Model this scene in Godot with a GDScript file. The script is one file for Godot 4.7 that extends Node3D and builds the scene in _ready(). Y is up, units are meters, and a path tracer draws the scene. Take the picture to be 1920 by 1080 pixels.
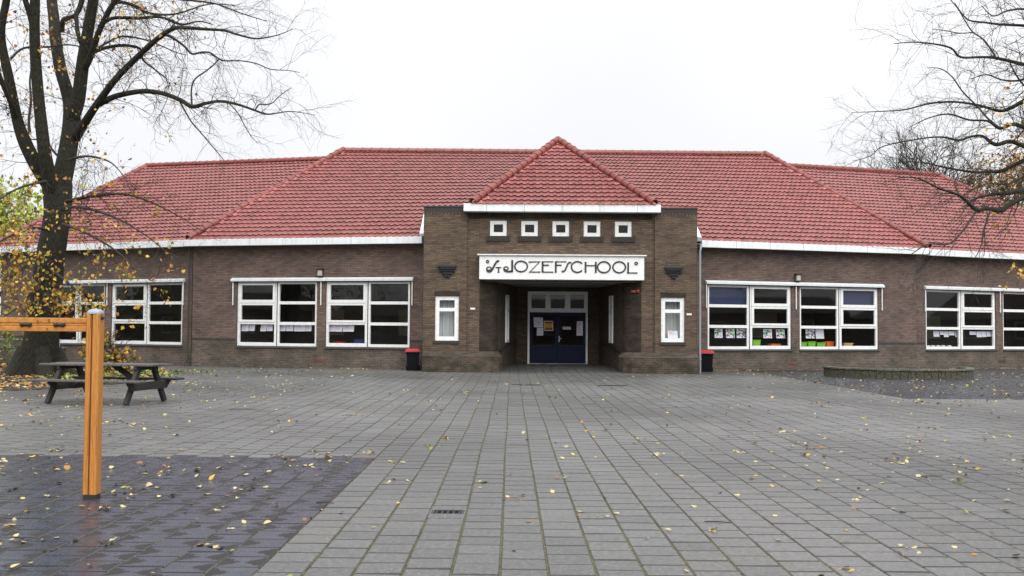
extends Node3D
# A brick school with a red tiled roof behind a paved playground, on an overcast autumn day.

const B_EYE := Vector3(0, 1.5, 0)
var rng := RandomNumberGenerator.new()
var counts := {}
var cam: Camera3D
var mats := {}

# ------------------------------------------------------------------ mesh builder
class MB:
	var v := PackedVector3Array()
	var n := PackedVector3Array()
	var uv := PackedVector2Array()
	var c := PackedColorArray()
	var ix := PackedInt32Array()
	var tint := Color.WHITE
	var colored := false

	func vert(p: Vector3, nn: Vector3, t: Vector2) -> int:
		v.append(p)
		n.append(nn)
		uv.append(t)
		c.append(tint)
		return v.size() - 1

	func tri(a: Vector3, b: Vector3, d: Vector3) -> void:   # counter-clockwise seen from outside
		var nn := (b - a).cross(d - a).normalized()
		var i := vert(a, nn, Vector2(a.x, -a.y))
		vert(b, nn, Vector2(b.x, -b.y))
		vert(d, nn, Vector2(d.x, -d.y))
		ix.append_array(PackedInt32Array([i, i + 2, i + 1]))

	func quad(a: Vector3, b: Vector3, d: Vector3, e: Vector3) -> void:
		var nn := (b - a).cross(e - a).normalized()
		if nn.length() < 0.5:
			nn = (d - b).cross(e - b).normalized()
		var i := v.size()
		for p in [a, b, d, e]:
			var t: Vector2
			if absf(nn.y) > 0.75:
				t = Vector2(p.x, p.z)
			elif absf(nn.x) > absf(nn.z):
				t = Vector2(p.z, -p.y)
			else:
				t = Vector2(p.x, -p.y)
			vert(p, nn, t)
		ix.append_array(PackedInt32Array([i, i + 2, i + 1, i, i + 3, i + 2]))

	func poly(pts: Array) -> void:   # convex, counter-clockwise
		for k in range(1, pts.size() - 1):
			tri(pts[0], pts[k], pts[k + 1])

	func box(lo: Vector3, hi: Vector3, xf := Transform3D.IDENTITY) -> void:
		var p := []
		for k in 8:
			p.append(Vector3(hi.x if k & 1 else lo.x, hi.y if k & 2 else lo.y, hi.z if k & 4 else lo.z))
		var start := v.size()
		quad(p[4], p[5], p[7], p[6])
		quad(p[1], p[0], p[2], p[3])
		quad(p[5], p[1], p[3], p[7])
		quad(p[0], p[4], p[6], p[2])
		quad(p[6], p[7], p[3], p[2])
		quad(p[0], p[1], p[5], p[4])
		move(start, xf)

	func cbox(lo: Vector3, hi: Vector3, b: float, xf := Transform3D.IDENTITY) -> void:   # chamfered box
		var start := v.size()
		var q := {}
		for k in 8:
			var s := Vector3(1.0 if k & 1 else -1.0, 1.0 if k & 2 else -1.0, 1.0 if k & 4 else -1.0)
			var o := Vector3(hi.x if k & 1 else lo.x, hi.y if k & 2 else lo.y, hi.z if k & 4 else lo.z)
			q[[k, 0]] = o - Vector3(0, s.y, s.z) * b
			q[[k, 1]] = o - Vector3(s.x, 0, s.z) * b
			q[[k, 2]] = o - Vector3(s.x, s.y, 0) * b
		for f in [[4, 5, 7, 6, 2], [1, 0, 2, 3, 2], [5, 1, 3, 7, 0], [0, 4, 6, 2, 0], [6, 7, 3, 2, 1], [0, 1, 5, 4, 1]]:
			quad(q[[f[0], f[4]]], q[[f[1], f[4]]], q[[f[2], f[4]]], q[[f[3], f[4]]])
		var mid := (lo + hi) / 2
		for e in [[0, 1, 1, 2], [2, 3, 1, 2], [4, 5, 1, 2], [6, 7, 1, 2], [0, 2, 0, 2], [1, 3, 0, 2], [4, 6, 0, 2], [5, 7, 0, 2], [0, 4, 0, 1], [1, 5, 0, 1], [2, 6, 0, 1], [3, 7, 0, 1]]:
			var a: Vector3 = q[[e[0], e[2]]]
			var bb: Vector3 = q[[e[1], e[2]]]
			var d: Vector3 = q[[e[1], e[3]]]
			var g: Vector3 = q[[e[0], e[3]]]
			if (bb - a).cross(g - a).dot((a + d) / 2 - mid) < 0:
				quad(g, d, bb, a)
			else:
				quad(a, bb, d, g)
		for k in 8:
			var a: Vector3 = q[[k, 0]]
			var bb: Vector3 = q[[k, 1]]
			var d: Vector3 = q[[k, 2]]
			if (bb - a).cross(d - a).dot(a - mid) < 0:
				tri(a, d, bb)
			else:
				tri(a, bb, d)
		move(start, xf)

	func move(start: int, xf: Transform3D) -> void:
		if xf == Transform3D.IDENTITY:
			return
		for k in range(start, v.size()):
			v[k] = xf * v[k]
			n[k] = (xf.basis * n[k]).normalized()

	func tube(pts: PackedVector3Array, radii: PackedFloat32Array, sides: int, rough := 0.0) -> void:
		var side := Vector3.ZERO
		var base := v.size()
		var along := 0.0
		for k in pts.size():
			var d := (pts[mini(k + 1, pts.size() - 1)] - pts[maxi(k - 1, 0)]).normalized()
			if k == 0:
				side = d.cross(Vector3(0.31, 0.2, 0.93)).normalized()
			else:
				along += pts[k].distance_to(pts[k - 1])
			side = (side - d * side.dot(d)).normalized()
			var up := d.cross(side)
			for j in sides + (1 if sides > 5 else 0):
				var a := TAU * j / sides
				var o := side * cos(a) + up * sin(a)
				var rr := radii[k] * (1.0 + rough * (sin(a * 3.0 + along * 0.9) * 0.6 + sin(a * 5.0 - along * 2.1) * 0.4))
				vert(pts[k] + o * rr, o, Vector2(float(j) / sides, along))
		var ring := sides + (1 if sides > 5 else 0)
		for k in pts.size() - 1:
			for j in sides:
				var a := base + k * ring + j
				var b := base + k * ring + (j + 1) % ring
				ix.append_array(PackedInt32Array([a, a + ring, b, b, a + ring, b + ring]))

	# a plate with rectangular holes [s0, s1, y0, y1]: front at z = 0, back at z = -t, with reveals and ends
	func plate(s0: float, s1: float, y0: float, y1: float, t: float, holes: Array, z := 0.0, capped := true) -> void:
		var xs := [s0, s1]
		var ys := [y0, y1]
		for h in holes:
			for k in 2:
				if h[k] > s0 and h[k] < s1 and not xs.has(h[k]):
					xs.append(h[k])
				if h[k + 2] > y0 and h[k + 2] < y1 and not ys.has(h[k + 2]):
					ys.append(h[k + 2])
		xs.sort()
		ys.sort()
		for i in xs.size() - 1:
			for j in ys.size() - 1:
				var mx: float = (xs[i] + xs[i + 1]) / 2
				var my: float = (ys[j] + ys[j + 1]) / 2
				var open := false
				for h in holes:
					open = open or (mx > h[0] and mx < h[1] and my > h[2] and my < h[3])
				if open:
					continue
				quad(Vector3(xs[i], ys[j], z), Vector3(xs[i + 1], ys[j], z), Vector3(xs[i + 1], ys[j + 1], z), Vector3(xs[i], ys[j + 1], z))
				quad(Vector3(xs[i + 1], ys[j], z - t), Vector3(xs[i], ys[j], z - t), Vector3(xs[i], ys[j + 1], z - t), Vector3(xs[i + 1], ys[j + 1], z - t))
		for h in holes:
			var a := maxf(h[0], s0)
			var b := minf(h[1], s1)
			var d := maxf(h[2], y0)
			var e := minf(h[3], y1)
			if a >= b or d >= e:
				continue
			quad(Vector3(a, d, z), Vector3(a, e, z), Vector3(a, e, z - t), Vector3(a, d, z - t))
			quad(Vector3(b, d, z - t), Vector3(b, e, z - t), Vector3(b, e, z), Vector3(b, d, z))
			if h[2] > y0:
				quad(Vector3(a, d, z), Vector3(a, d, z - t), Vector3(b, d, z - t), Vector3(b, d, z))
			if h[3] < y1:
				quad(Vector3(a, e, z - t), Vector3(a, e, z), Vector3(b, e, z), Vector3(b, e, z - t))
		quad(Vector3(s0, y0, z - t), Vector3(s0, y0, z), Vector3(s0, y1, z), Vector3(s0, y1, z - t))
		quad(Vector3(s1, y0, z), Vector3(s1, y0, z - t), Vector3(s1, y1, z - t), Vector3(s1, y1, z))
		if capped:
			quad(Vector3(s0, y1, z), Vector3(s1, y1, z), Vector3(s1, y1, z - t), Vector3(s0, y1, z - t))

	func lathe(prof: Array, sides: int, xf := Transform3D.IDENTITY) -> void:   # [radius, height] from the bottom up
		var start := v.size()
		for k in prof.size() - 1:
			for j in sides:
				var a := TAU * j / sides
				var b := TAU * (j + 1) / sides
				var p := [Vector3(sin(a) * prof[k][0], prof[k][1], cos(a) * prof[k][0]), Vector3(sin(b) * prof[k][0], prof[k][1], cos(b) * prof[k][0]), Vector3(sin(b) * prof[k + 1][0], prof[k + 1][1], cos(b) * prof[k + 1][0]), Vector3(sin(a) * prof[k + 1][0], prof[k + 1][1], cos(a) * prof[k + 1][0])]
				quad(p[0], p[1], p[2], p[3])
		move(start, xf)

	func mesh() -> ArrayMesh:
		var a := []
		a.resize(Mesh.ARRAY_MAX)
		a[Mesh.ARRAY_VERTEX] = v
		a[Mesh.ARRAY_NORMAL] = n
		a[Mesh.ARRAY_TEX_UV] = uv
		a[Mesh.ARRAY_TEX_UV2] = uv
		if colored:
			a[Mesh.ARRAY_COLOR] = c
		a[Mesh.ARRAY_INDEX] = ix
		var m := ArrayMesh.new()
		m.add_surface_from_arrays(Mesh.PRIMITIVE_TRIANGLES, a)
		return m

# ------------------------------------------------------------------ nodes
func named(o: Node3D, called: String, parent: Node) -> void:
	var key := str(parent.get_instance_id()) + called
	var k: int = counts.get(key, 0)
	counts[key] = k + 1
	o.name = called if k == 0 else "%s_%03d" % [called, k]
	parent.add_child(o, true)

func put(called: String, m: Mesh, mat: Material, parent: Node = self, xf := Transform3D.IDENTITY) -> MeshInstance3D:
	var o := MeshInstance3D.new()
	o.mesh = m
	o.material_override = mat
	o.transform = xf
	named(o, called, parent)
	return o

func obj(called: String, b: MB, mat: Material, parent: Node = self, xf := Transform3D.IDENTITY) -> MeshInstance3D:
	return put(called, b.mesh(), mat, parent, xf)

func multi(called: String, m: Mesh, mat: Material, xfs: Array, cols: Array, parent: Node = self) -> MultiMeshInstance3D:
	var mm := MultiMesh.new()
	mm.transform_format = MultiMesh.TRANSFORM_3D
	mm.use_colors = true
	mm.mesh = m
	mm.instance_count = xfs.size()
	for k in xfs.size():
		mm.set_instance_transform(k, xfs[k])
		mm.set_instance_color(k, cols[k])
	var o := MultiMeshInstance3D.new()
	o.multimesh = mm
	o.material_override = mat
	o.set_meta("kind", "stuff")
	named(o, called, parent)
	return o

func tag(o: Node3D, label: String, category: String, group := "") -> Node3D:
	o.set_meta("label", label)
	o.set_meta("category", category)
	if group:
		o.set_meta("group", group)
	return o

func thing(called: String, label: String, category: String, xf := Transform3D.IDENTITY, group := "") -> Node3D:
	var o := Node3D.new()
	o.transform = xf
	named(o, called, self)
	return tag(o, label, category, group)

func structure(o: Node3D) -> Node3D:
	o.set_meta("kind", "structure")
	return o

# ------------------------------------------------------------------ materials
func lin(r: float, g: float, b: float) -> Color:
	return Color(r, g, b).linear_to_srgb()

func noise_tex(seed_: int, freq: float, lo: Color, hi: Color, size := 512, octaves := 4, mid := 0.5) -> NoiseTexture2D:
	var f := FastNoiseLite.new()
	f.seed = seed_
	f.frequency = freq
	f.fractal_octaves = octaves
	f.noise_type = FastNoiseLite.TYPE_SIMPLEX_SMOOTH
	var g := Gradient.new()
	g.offsets = PackedFloat32Array([0.0, mid, 1.0])
	g.colors = PackedColorArray([lo, lo.lerp(hi, 0.5), hi])
	var t := NoiseTexture2D.new()
	t.width = size
	t.height = size
	t.seamless = true
	t.noise = f
	t.color_ramp = g
	return t

func grey(x: float) -> Color:
	return Color(x, x, x)

func mat(c: Color, rough: float, tex: Texture2D = null, scale := 1.0, tri := true) -> StandardMaterial3D:
	var m := StandardMaterial3D.new()
	m.albedo_color = c
	m.roughness = rough
	if tex:
		m.albedo_texture = tex
		m.uv1_scale = Vector3.ONE * scale
		m.uv1_triplanar = tri
		m.uv1_world_triplanar = tri
	return m

func brick_tex(seed_: int, tones: Array, mortar: Color, efflo := 0.0) -> Array:   # 2.2 m by 1 m of stretcher bond: colour and relief
	var w := 960
	var h := 512
	var r := RandomNumberGenerator.new()
	r.seed = seed_
	var f := FastNoiseLite.new()
	f.seed = seed_
	f.frequency = 0.09
	var px := PackedByteArray()
	px.resize(w * h * 3)
	var hp := PackedByteArray()
	hp.resize(w * h)
	for row in 16:
		var shift := 48 if row % 2 else 0
		if row % 4 == 2:
			shift = 18
		var cols := []
		for k in 11:
			var cc: Color = tones[r.randi() % tones.size()]
			cols.append(cc * r.randf_range(0.86, 1.14))
		cols[10] = cols[0]
		var lift := []
		for k in 11:
			lift.append(r.randf_range(0.72, 1.0))
		lift[10] = lift[0]
		for y in 32:
			var yy := row * 32 + y
			for x in w:
				var q := (x + shift) % w
				var k := q / 96
				var inx := q - k * 96
				var nz := f.get_noise_2d(x, yy)
				var edge := nz * 1.2
				var isj := float(y) < 4.0 + edge or float(inx) < 4.0 + edge
				var i := yy * w + x
				var cc: Color
				var hh := 0.0
				if isj:
					cc = mortar * (1.0 + nz * 0.35)
					hh = 0.25 + nz * 0.1
				else:
					cc = cols[k] * (1.0 + nz * 0.22)
					if efflo > 0.0 and nz > 0.32:
						cc = cc.lerp(Color(0.42, 0.4, 0.38), efflo * clampf((nz - 0.32) * 4.0, 0, 1))
					hh = lift[k] + nz * 0.15
					var e := minf(minf(inx - 4, 95 - inx), minf(y - 4, 31 - y))
					if e < 2.0:
						hh -= (2.0 - e) * 0.12
				cc = cc.clamp().linear_to_srgb()
				px[i * 3] = int(cc.r * 255)
				px[i * 3 + 1] = int(cc.g * 255)
				px[i * 3 + 2] = int(cc.b * 255)
				hp[i] = int(clampf(hh, 0, 1) * 255)
	return [ImageTexture.create_from_image(Image.create_from_data(w, h, false, Image.FORMAT_RGB8, px)), ImageTexture.create_from_image(Image.create_from_data(w, h, false, Image.FORMAT_L8, hp))]

func brick_mat(t: Array, tint := Color.WHITE, detail: Texture2D = null) -> StandardMaterial3D:
	var m := StandardMaterial3D.new()
	m.albedo_color = tint
	m.albedo_texture = t[0]
	m.uv1_scale = Vector3(1 / 2.2, 1, 1)
	m.roughness = 0.92
	m.heightmap_enabled = true
	m.heightmap_texture = t[1]
	m.heightmap_scale = 1.0
	if detail:
		m.detail_enabled = true
		m.detail_albedo = detail
		m.detail_blend_mode = BaseMaterial3D.BLEND_MODE_MUL
		m.detail_uv_layer = BaseMaterial3D.DETAIL_UV_2
		m.uv2_scale = Vector3(0.13, 0.19, 1)
	return m

func speckle_tex(seed_: int) -> ImageTexture:
	var f := FastNoiseLite.new()
	f.seed = seed_
	f.frequency = 0.02
	f.fractal_octaves = 5
	var im: Image = f.get_seamless_image(1024, 1024)
	var px := im.get_data()
	var r := RandomNumberGenerator.new()
	r.seed = seed_
	for i in px.size():
		px[i] = int(clampf(150.0 + (px[i] - 128) * 0.22 + r.randf_range(-9, 9), 0, 255))
	im = Image.create_from_data(1024, 1024, false, Image.FORMAT_L8, px)
	for k in 4200:
		var s := 2 + int(pow(r.randf(), 3.0) * 8.0)
		var b := r.randf_range(0.66, 0.95)
		im.fill_rect(Rect2i(r.randi() % 1020, r.randi() % 1020, s, maxi(1, s - r.randi() % 3)), grey(b))
	for k in 900:
		im.fill_rect(Rect2i(r.randi() % 1020, r.randi() % 1020, 3, 2), grey(r.randf_range(0.3, 0.45)))
	return ImageTexture.create_from_image(im)

func wear_tex(seed_: int) -> Array:   # a worn bluish paver: colour and gloss; dull wedges left and right where the coating is gone
	var f := FastNoiseLite.new()
	f.seed = seed_
	f.frequency = 0.035
	f.fractal_octaves = 4
	var a := Image.create(192, 192, false, Image.FORMAT_RGB8)
	var g := Image.create(192, 192, false, Image.FORMAT_L8)
	for y in 192:
		for x in 192:
			var u := x / 191.0
			var w := y / 191.0
			var nz := f.get_noise_2d(x, y)
			var e := minf(u, 1.0 - u) * 1.0 + absf(w - 0.5) * 0.95 + nz * 0.2
			var k := smoothstep(0.50, 0.40, e)
			if seed_ % 3 == 0 and u > 0.5:
				k *= 0.15
			if seed_ % 3 == 1 and u < 0.5:
				k *= 0.15
			var c := Color(0.018, 0.027, 0.048).lerp(Color(0.009, 0.006, 0.006), k) * (1.0 + nz * 0.35)
			a.set_pixel(x, y, c.clamp().linear_to_srgb())
			g.set_pixel(x, y, grey(clampf(lerpf(0.25, 0.7, k) + nz * 0.16, 0, 1)))
	return [ImageTexture.create_from_image(a), ImageTexture.create_from_image(g)]

func wood_tex(seed_: int, dark: Color, light: Color) -> ImageTexture:   # grain along v
	var f := FastNoiseLite.new()
	f.seed = seed_
	f.frequency = 0.02
	f.fractal_octaves = 4
	var im := Image.create(256, 512, false, Image.FORMAT_RGB8)
	for y in 512:
		for x in 256:
			var k := f.get_noise_2d(x * 6.0, y * 0.35) * 0.5 + 0.5 + f.get_noise_2d(x * 25.0, y * 1.2) * 0.25
			im.set_pixel(x, y, dark.lerp(light, clampf(k, 0, 1)).linear_to_srgb())
	var r := RandomNumberGenerator.new()
	r.seed = seed_
	for k in 26:
		im.fill_rect(Rect2i(r.randi() % 254, r.randi() % 400, 1 + r.randi() % 2, 30 + r.randi() % 110), (dark * r.randf_range(0.35, 0.8)).linear_to_srgb())
	return ImageTexture.create_from_image(im)

func drawing_tex(seed_: int, plain: bool) -> ImageTexture:   # what a child has drawn or written on a sheet
	var r := RandomNumberGenerator.new()
	r.seed = seed_
	var im := Image.create(48, 48, false, Image.FORMAT_RGB8)
	im.fill(Color(0.86, 0.86, 0.9))
	if plain:
		for k in 9:
			im.fill_rect(Rect2i(5, 5 + k * 4, 18 + r.randi() % 18, 1), Color(0.6, 0.6, 0.7))
		im.fill_rect(Rect2i(r.randi() % 26, r.randi() % 26, 14, 12), Color(0.85, 0.7, 0.66))
	else:
		for k in 26:
			im.fill_rect(Rect2i(r.randi() % 40, r.randi() % 40, 3 + r.randi() % 9, 3 + r.randi() % 9), Color.from_hsv(r.randf(), r.randf_range(0.2, 0.7), r.randf_range(0.3, 0.9)))
	return ImageTexture.create_from_image(im)

func glaze(m: StandardMaterial3D) -> void:
	m.metallic_specular = 0.65

func make_materials() -> void:
	var soot := noise_tex(5, 0.008, grey(0.8), grey(1.0), 512, 5, 0.45)
	var wing := brick_tex(11, [Color(0.186, 0.125, 0.1), Color(0.166, 0.118, 0.1), Color(0.2, 0.135, 0.104), Color(0.142, 0.102, 0.09), Color(0.172, 0.134, 0.112)], Color(0.055, 0.048, 0.043))
	var pav := brick_tex(23, [Color(0.155, 0.115, 0.075), Color(0.138, 0.1, 0.068), Color(0.175, 0.127, 0.08), Color(0.105, 0.078, 0.06), Color(0.155, 0.105, 0.078)], Color(0.045, 0.039, 0.032))
	var base := brick_tex(37, [Color(0.12, 0.088, 0.072), Color(0.095, 0.074, 0.065), Color(0.14, 0.09, 0.075), Color(0.08, 0.067, 0.06)], Color(0.24, 0.22, 0.19), 0.7)
	mats.wing = brick_mat(wing, lin(0.92, 0.89, 0.9), soot)
	mats.pav = brick_mat(pav, lin(0.86, 0.82, 0.82), soot)
	mats.base = brick_mat(base, Color.WHITE, noise_tex(62, 0.012, Color(0.6, 0.62, 0.56), Color(1, 0.98, 0.96), 512, 5, 0.4))
	var mossy := noise_tex(61, 0.02, Color(0.42, 0.46, 0.36), Color(0.95, 0.92, 0.9), 512, 5, 0.5)
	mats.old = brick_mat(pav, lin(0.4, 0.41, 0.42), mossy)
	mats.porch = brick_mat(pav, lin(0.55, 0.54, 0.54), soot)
	mats.plinth = brick_mat(base, lin(0.85, 0.8, 0.78), mossy)
	mats.soldier = mat(lin(0.055, 0.047, 0.042), 0.9, noise_tex(8, 0.03, grey(0.6), grey(1.0)), 2.0)
	mats.seam = mat(lin(0.02, 0.02, 0.022), 0.7)
	var dirt := noise_tex(9, 0.015, grey(0.9), grey(1.0), 512, 5)
	mats.white = mat(lin(0.78, 0.79, 0.78), 0.45, dirt, 0.7)
	mats.gutter = mat(lin(0.74, 0.77, 0.78), 0.4, noise_tex(10, 0.012, grey(0.9), grey(1.0), 512, 4), 0.5)
	mats.gutter.uv1_scale = Vector3(0.7, 0.15, 0.7)
	mats.grey_white = mat(lin(0.52, 0.54, 0.55), 0.5, dirt, 0.7)
	mats.alu = mat(lin(0.5, 0.52, 0.53), 0.4)
	mats.sill = mat(lin(0.05, 0.05, 0.055), 0.7)
	mats.glass = mat(Color(0.02, 0.025, 0.025, 0.08), 0.02)
	mats.glass.transparency = BaseMaterial3D.TRANSPARENCY_ALPHA
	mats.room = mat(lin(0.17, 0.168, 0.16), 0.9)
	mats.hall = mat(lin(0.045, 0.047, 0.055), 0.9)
	mats.tile = []
	var lich := noise_tex(12, 0.014, Color(0.76, 0.77, 0.78), Color(1.0, 1.0, 1.0), 512, 6, 0.42)
	for k in 4:
		var t: float = [1.0, 0.9, 1.1, 0.97][k]
		var m := mat(lin(0.45 * t, 0.135 * t, 0.118 * t), 0.36, lich, 0.35)
		glaze(m)
		mats.tile.append(m)
	mats.tiles = mat(Color.WHITE, 0.42, lich, 0.35)
	glaze(mats.tiles)
	mats.tiles.vertex_color_use_as_albedo = true
	mats.cap = []
	for k in 3:
		var t: float = [1.0, 0.88, 1.1][k]
		mats.cap.append(mat(lin(0.23 * t, 0.05 * t, 0.038 * t), 0.4, lich, 0.5))
	mats.sheath = mat(lin(0.15, 0.04, 0.034), 0.7)
	mats.far_roof = mat(lin(0.05, 0.04, 0.036), 0.8)
	mats.pipe = mat(lin(0.22, 0.23, 0.24), 0.5)
	mats.pipe_dark = mat(lin(0.035, 0.035, 0.035), 0.5)
	mats.iron = mat(lin(0.02, 0.02, 0.022), 0.55)
	mats.navy = mat(lin(0.005, 0.008, 0.034), 0.45)
	mats.navy.metallic_specular = 0.25
	mats.blind = mat(lin(0.014, 0.024, 0.08), 0.8)
	mats.curtain = mat(lin(0.5, 0.53, 0.54), 0.9)
	mats.curtain.backlight = Color(0.3, 0.3, 0.3)
	mats.speck = speckle_tex(3)
	mats.paver = mat(lin(0.3, 0.303, 0.3), 0.42, mats.speck, 0.8)
	mats.paver.vertex_color_use_as_albedo = true
	mats.pavers = []
	for k in 6:
		var t: float = [0.84, 0.9, 0.95, 1.0, 1.05, 1.1][k]
		mats.pavers.append(mat(lin(0.3 * t, 0.303 * t, (0.3 if k != 3 else 0.285) * t), 0.44 - 0.02 * k, mats.speck, 0.8))
		mats.pavers[k].vertex_color_use_as_albedo = true
	mats.wet = []
	for k in 3:
		var wt := wear_tex(30 + k)
		var m := mat(Color.WHITE, 1.0, wt[0], 1.0, false)
		m.roughness_texture = wt[1]
		m.vertex_color_use_as_albedo = true
		mats.wet.append(m)
	var bark := noise_tex(14, 0.025, Color(0.2, 0.21, 0.16), Color(1, 1, 0.92), 512, 6)
	mats.bark = mat(lin(0.058, 0.055, 0.04), 0.95, bark, 1.2)
	mats.bark.heightmap_enabled = true
	mats.bark.heightmap_texture = noise_tex(15, 0.05, Color.BLACK, Color.WHITE, 512, 5)
	mats.bark.heightmap_scale = 4.0
	mats.bark.uv1_scale = Vector3(1.6, 0.45, 1.6)
	mats.twig = mat(lin(0.035, 0.028, 0.024), 0.9)
	mats.leaf = mat(Color.WHITE, 0.6)
	mats.leaf.vertex_color_use_as_albedo = true
	mats.leaf.backlight = Color(0.45, 0.45, 0.45)
	mats.litter = mat(Color.WHITE, 0.75)
	mats.litter.vertex_color_use_as_albedo = true
	mats.orange = mat(Color.WHITE, 0.5, wood_tex(4, Color(0.3, 0.11, 0.017), Color(0.58, 0.25, 0.05)), 1.0, false)
	mats.orange.uv1_scale = Vector3(3.0, 0.9, 1)
	mats.orange_dark = mat(lin(0.12, 0.035, 0.006), 0.7)
	mats.orange_beam = mat(Color.WHITE, 0.5, mats.orange.albedo_texture, 1.0, true)
	mats.orange_beam.uv1_scale = Vector3(0.5, 6.0, 0.5)
	mats.old_wood = mat(Color.WHITE, 0.85, wood_tex(6, Color(0.009, 0.009, 0.008), Color(0.042, 0.04, 0.035)), 1.0, false)
	mats.old_wood.uv1_scale = Vector3(2.0, 0.8, 1)
	mats.top_wood = mat(Color.WHITE, 0.7, wood_tex(7, Color(0.028, 0.027, 0.025), Color(0.13, 0.115, 0.105)), 1.0, false)
	mats.top_wood.uv1_scale = Vector3(0.5, 3.0, 1)
	mats.palisade = mat(lin(0.15, 0.143, 0.122), 0.95, noise_tex(18, 0.02, Color(0.4, 0.42, 0.34), Color(1, 0.98, 0.94), 512, 5), 1.0)
	mats.coping = mat(lin(0.2, 0.195, 0.17), 0.9, noise_tex(19, 0.02, Color(0.5, 0.52, 0.42), Color(1, 1, 1), 512, 5), 1.0)

# ------------------------------------------------------------------ school: frames
func frame(ox: float, oz: float, ax: float, az: float) -> Transform3D:
	var d := Vector3(ax - ox, 0, az - oz).normalized()
	return Transform3D(Basis(d, Vector3.UP, d.cross(Vector3.UP)), Vector3(ox, 0, oz))

var PAV := Transform3D(Basis(), Vector3(1.8, 0, -37.8))
var LIN := frame(-12.37, -41.3, -3.19, -39.1)
var RIN := frame(6.94, -40.0, 16.26, -42.9)
var LOUT := frame(-21.95, -45.8, -12.4, -41.45)
var ROUT := frame(16.2, -43.2, 28.1, -48.5)
var school: Node3D

func part(called: String, b: MB, m: Material, fr: Transform3D) -> MeshInstance3D:
	return obj(called, b, m, school, school.transform.affine_inverse() * fr)

func sub(called: String, b: MB, m: Material, parent: Node3D, xf := Transform3D.IDENTITY) -> MeshInstance3D:
	return obj(called, b, m, parent, xf)

func pane(parent: Node3D, x0: float, x1: float, y0: float, y1: float, z: float) -> void:
	var b := MB.new()
	b.quad(Vector3(x0, y0, z), Vector3(x1, y0, z), Vector3(x1, y1, z), Vector3(x0, y1, z))
	sub("pane", b, mats.glass, parent)

func tall_window(fr: Transform3D, s0: float, s1: float, opening: bool) -> void:
	var w := s1 - s0
	var h := 2.42
	var b := MB.new()
	if opening:
		b.plate(0, w, 0, h, 0.08, [[0.095, w - 0.085, 0.13, 0.82], [0.05, w - 0.05, 0.9, 2.37]])
	else:
		b.plate(0, w, 0, h, 0.08, [[0.075, w - 0.075, 0.10, 0.80], [0.075, w - 0.075, 0.91, 1.58], [0.075, w - 0.075, 1.69, 2.35]])
	var win := part("window", b, mats.white, fr * Transform3D(Basis(), Vector3(s0, 0.82, -0.05)))
	if opening:
		pane(win, 0.09, w - 0.08, 0.125, 0.825, -0.05)
		for y in [[0.905, 1.62, 0.985, 1.545], [1.634, 2.365, 1.75, 2.31]]:
			b = MB.new()
			b.plate(0.056, w - 0.056, y[0], y[1], 0.07, [[0.165, w - 0.15, y[2], y[3]]], 0.022)
			sub("sash", b, mats.white, win)
			pane(win, 0.16, w - 0.145, y[2] - 0.005, y[3] + 0.005, -0.02)
	else:
		for y in [[0.10, 0.80], [0.91, 1.58], [1.69, 2.35]]:
			pane(win, 0.07, w - 0.07, y[0] - 0.005, y[1] + 0.005, -0.05)

func sign_tube(b: MB, p: Vector3, q: Vector3, r: float, sides := 8) -> void:
	b.tube(PackedVector3Array([p, q]), PackedFloat32Array([r, r]), sides)

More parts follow.
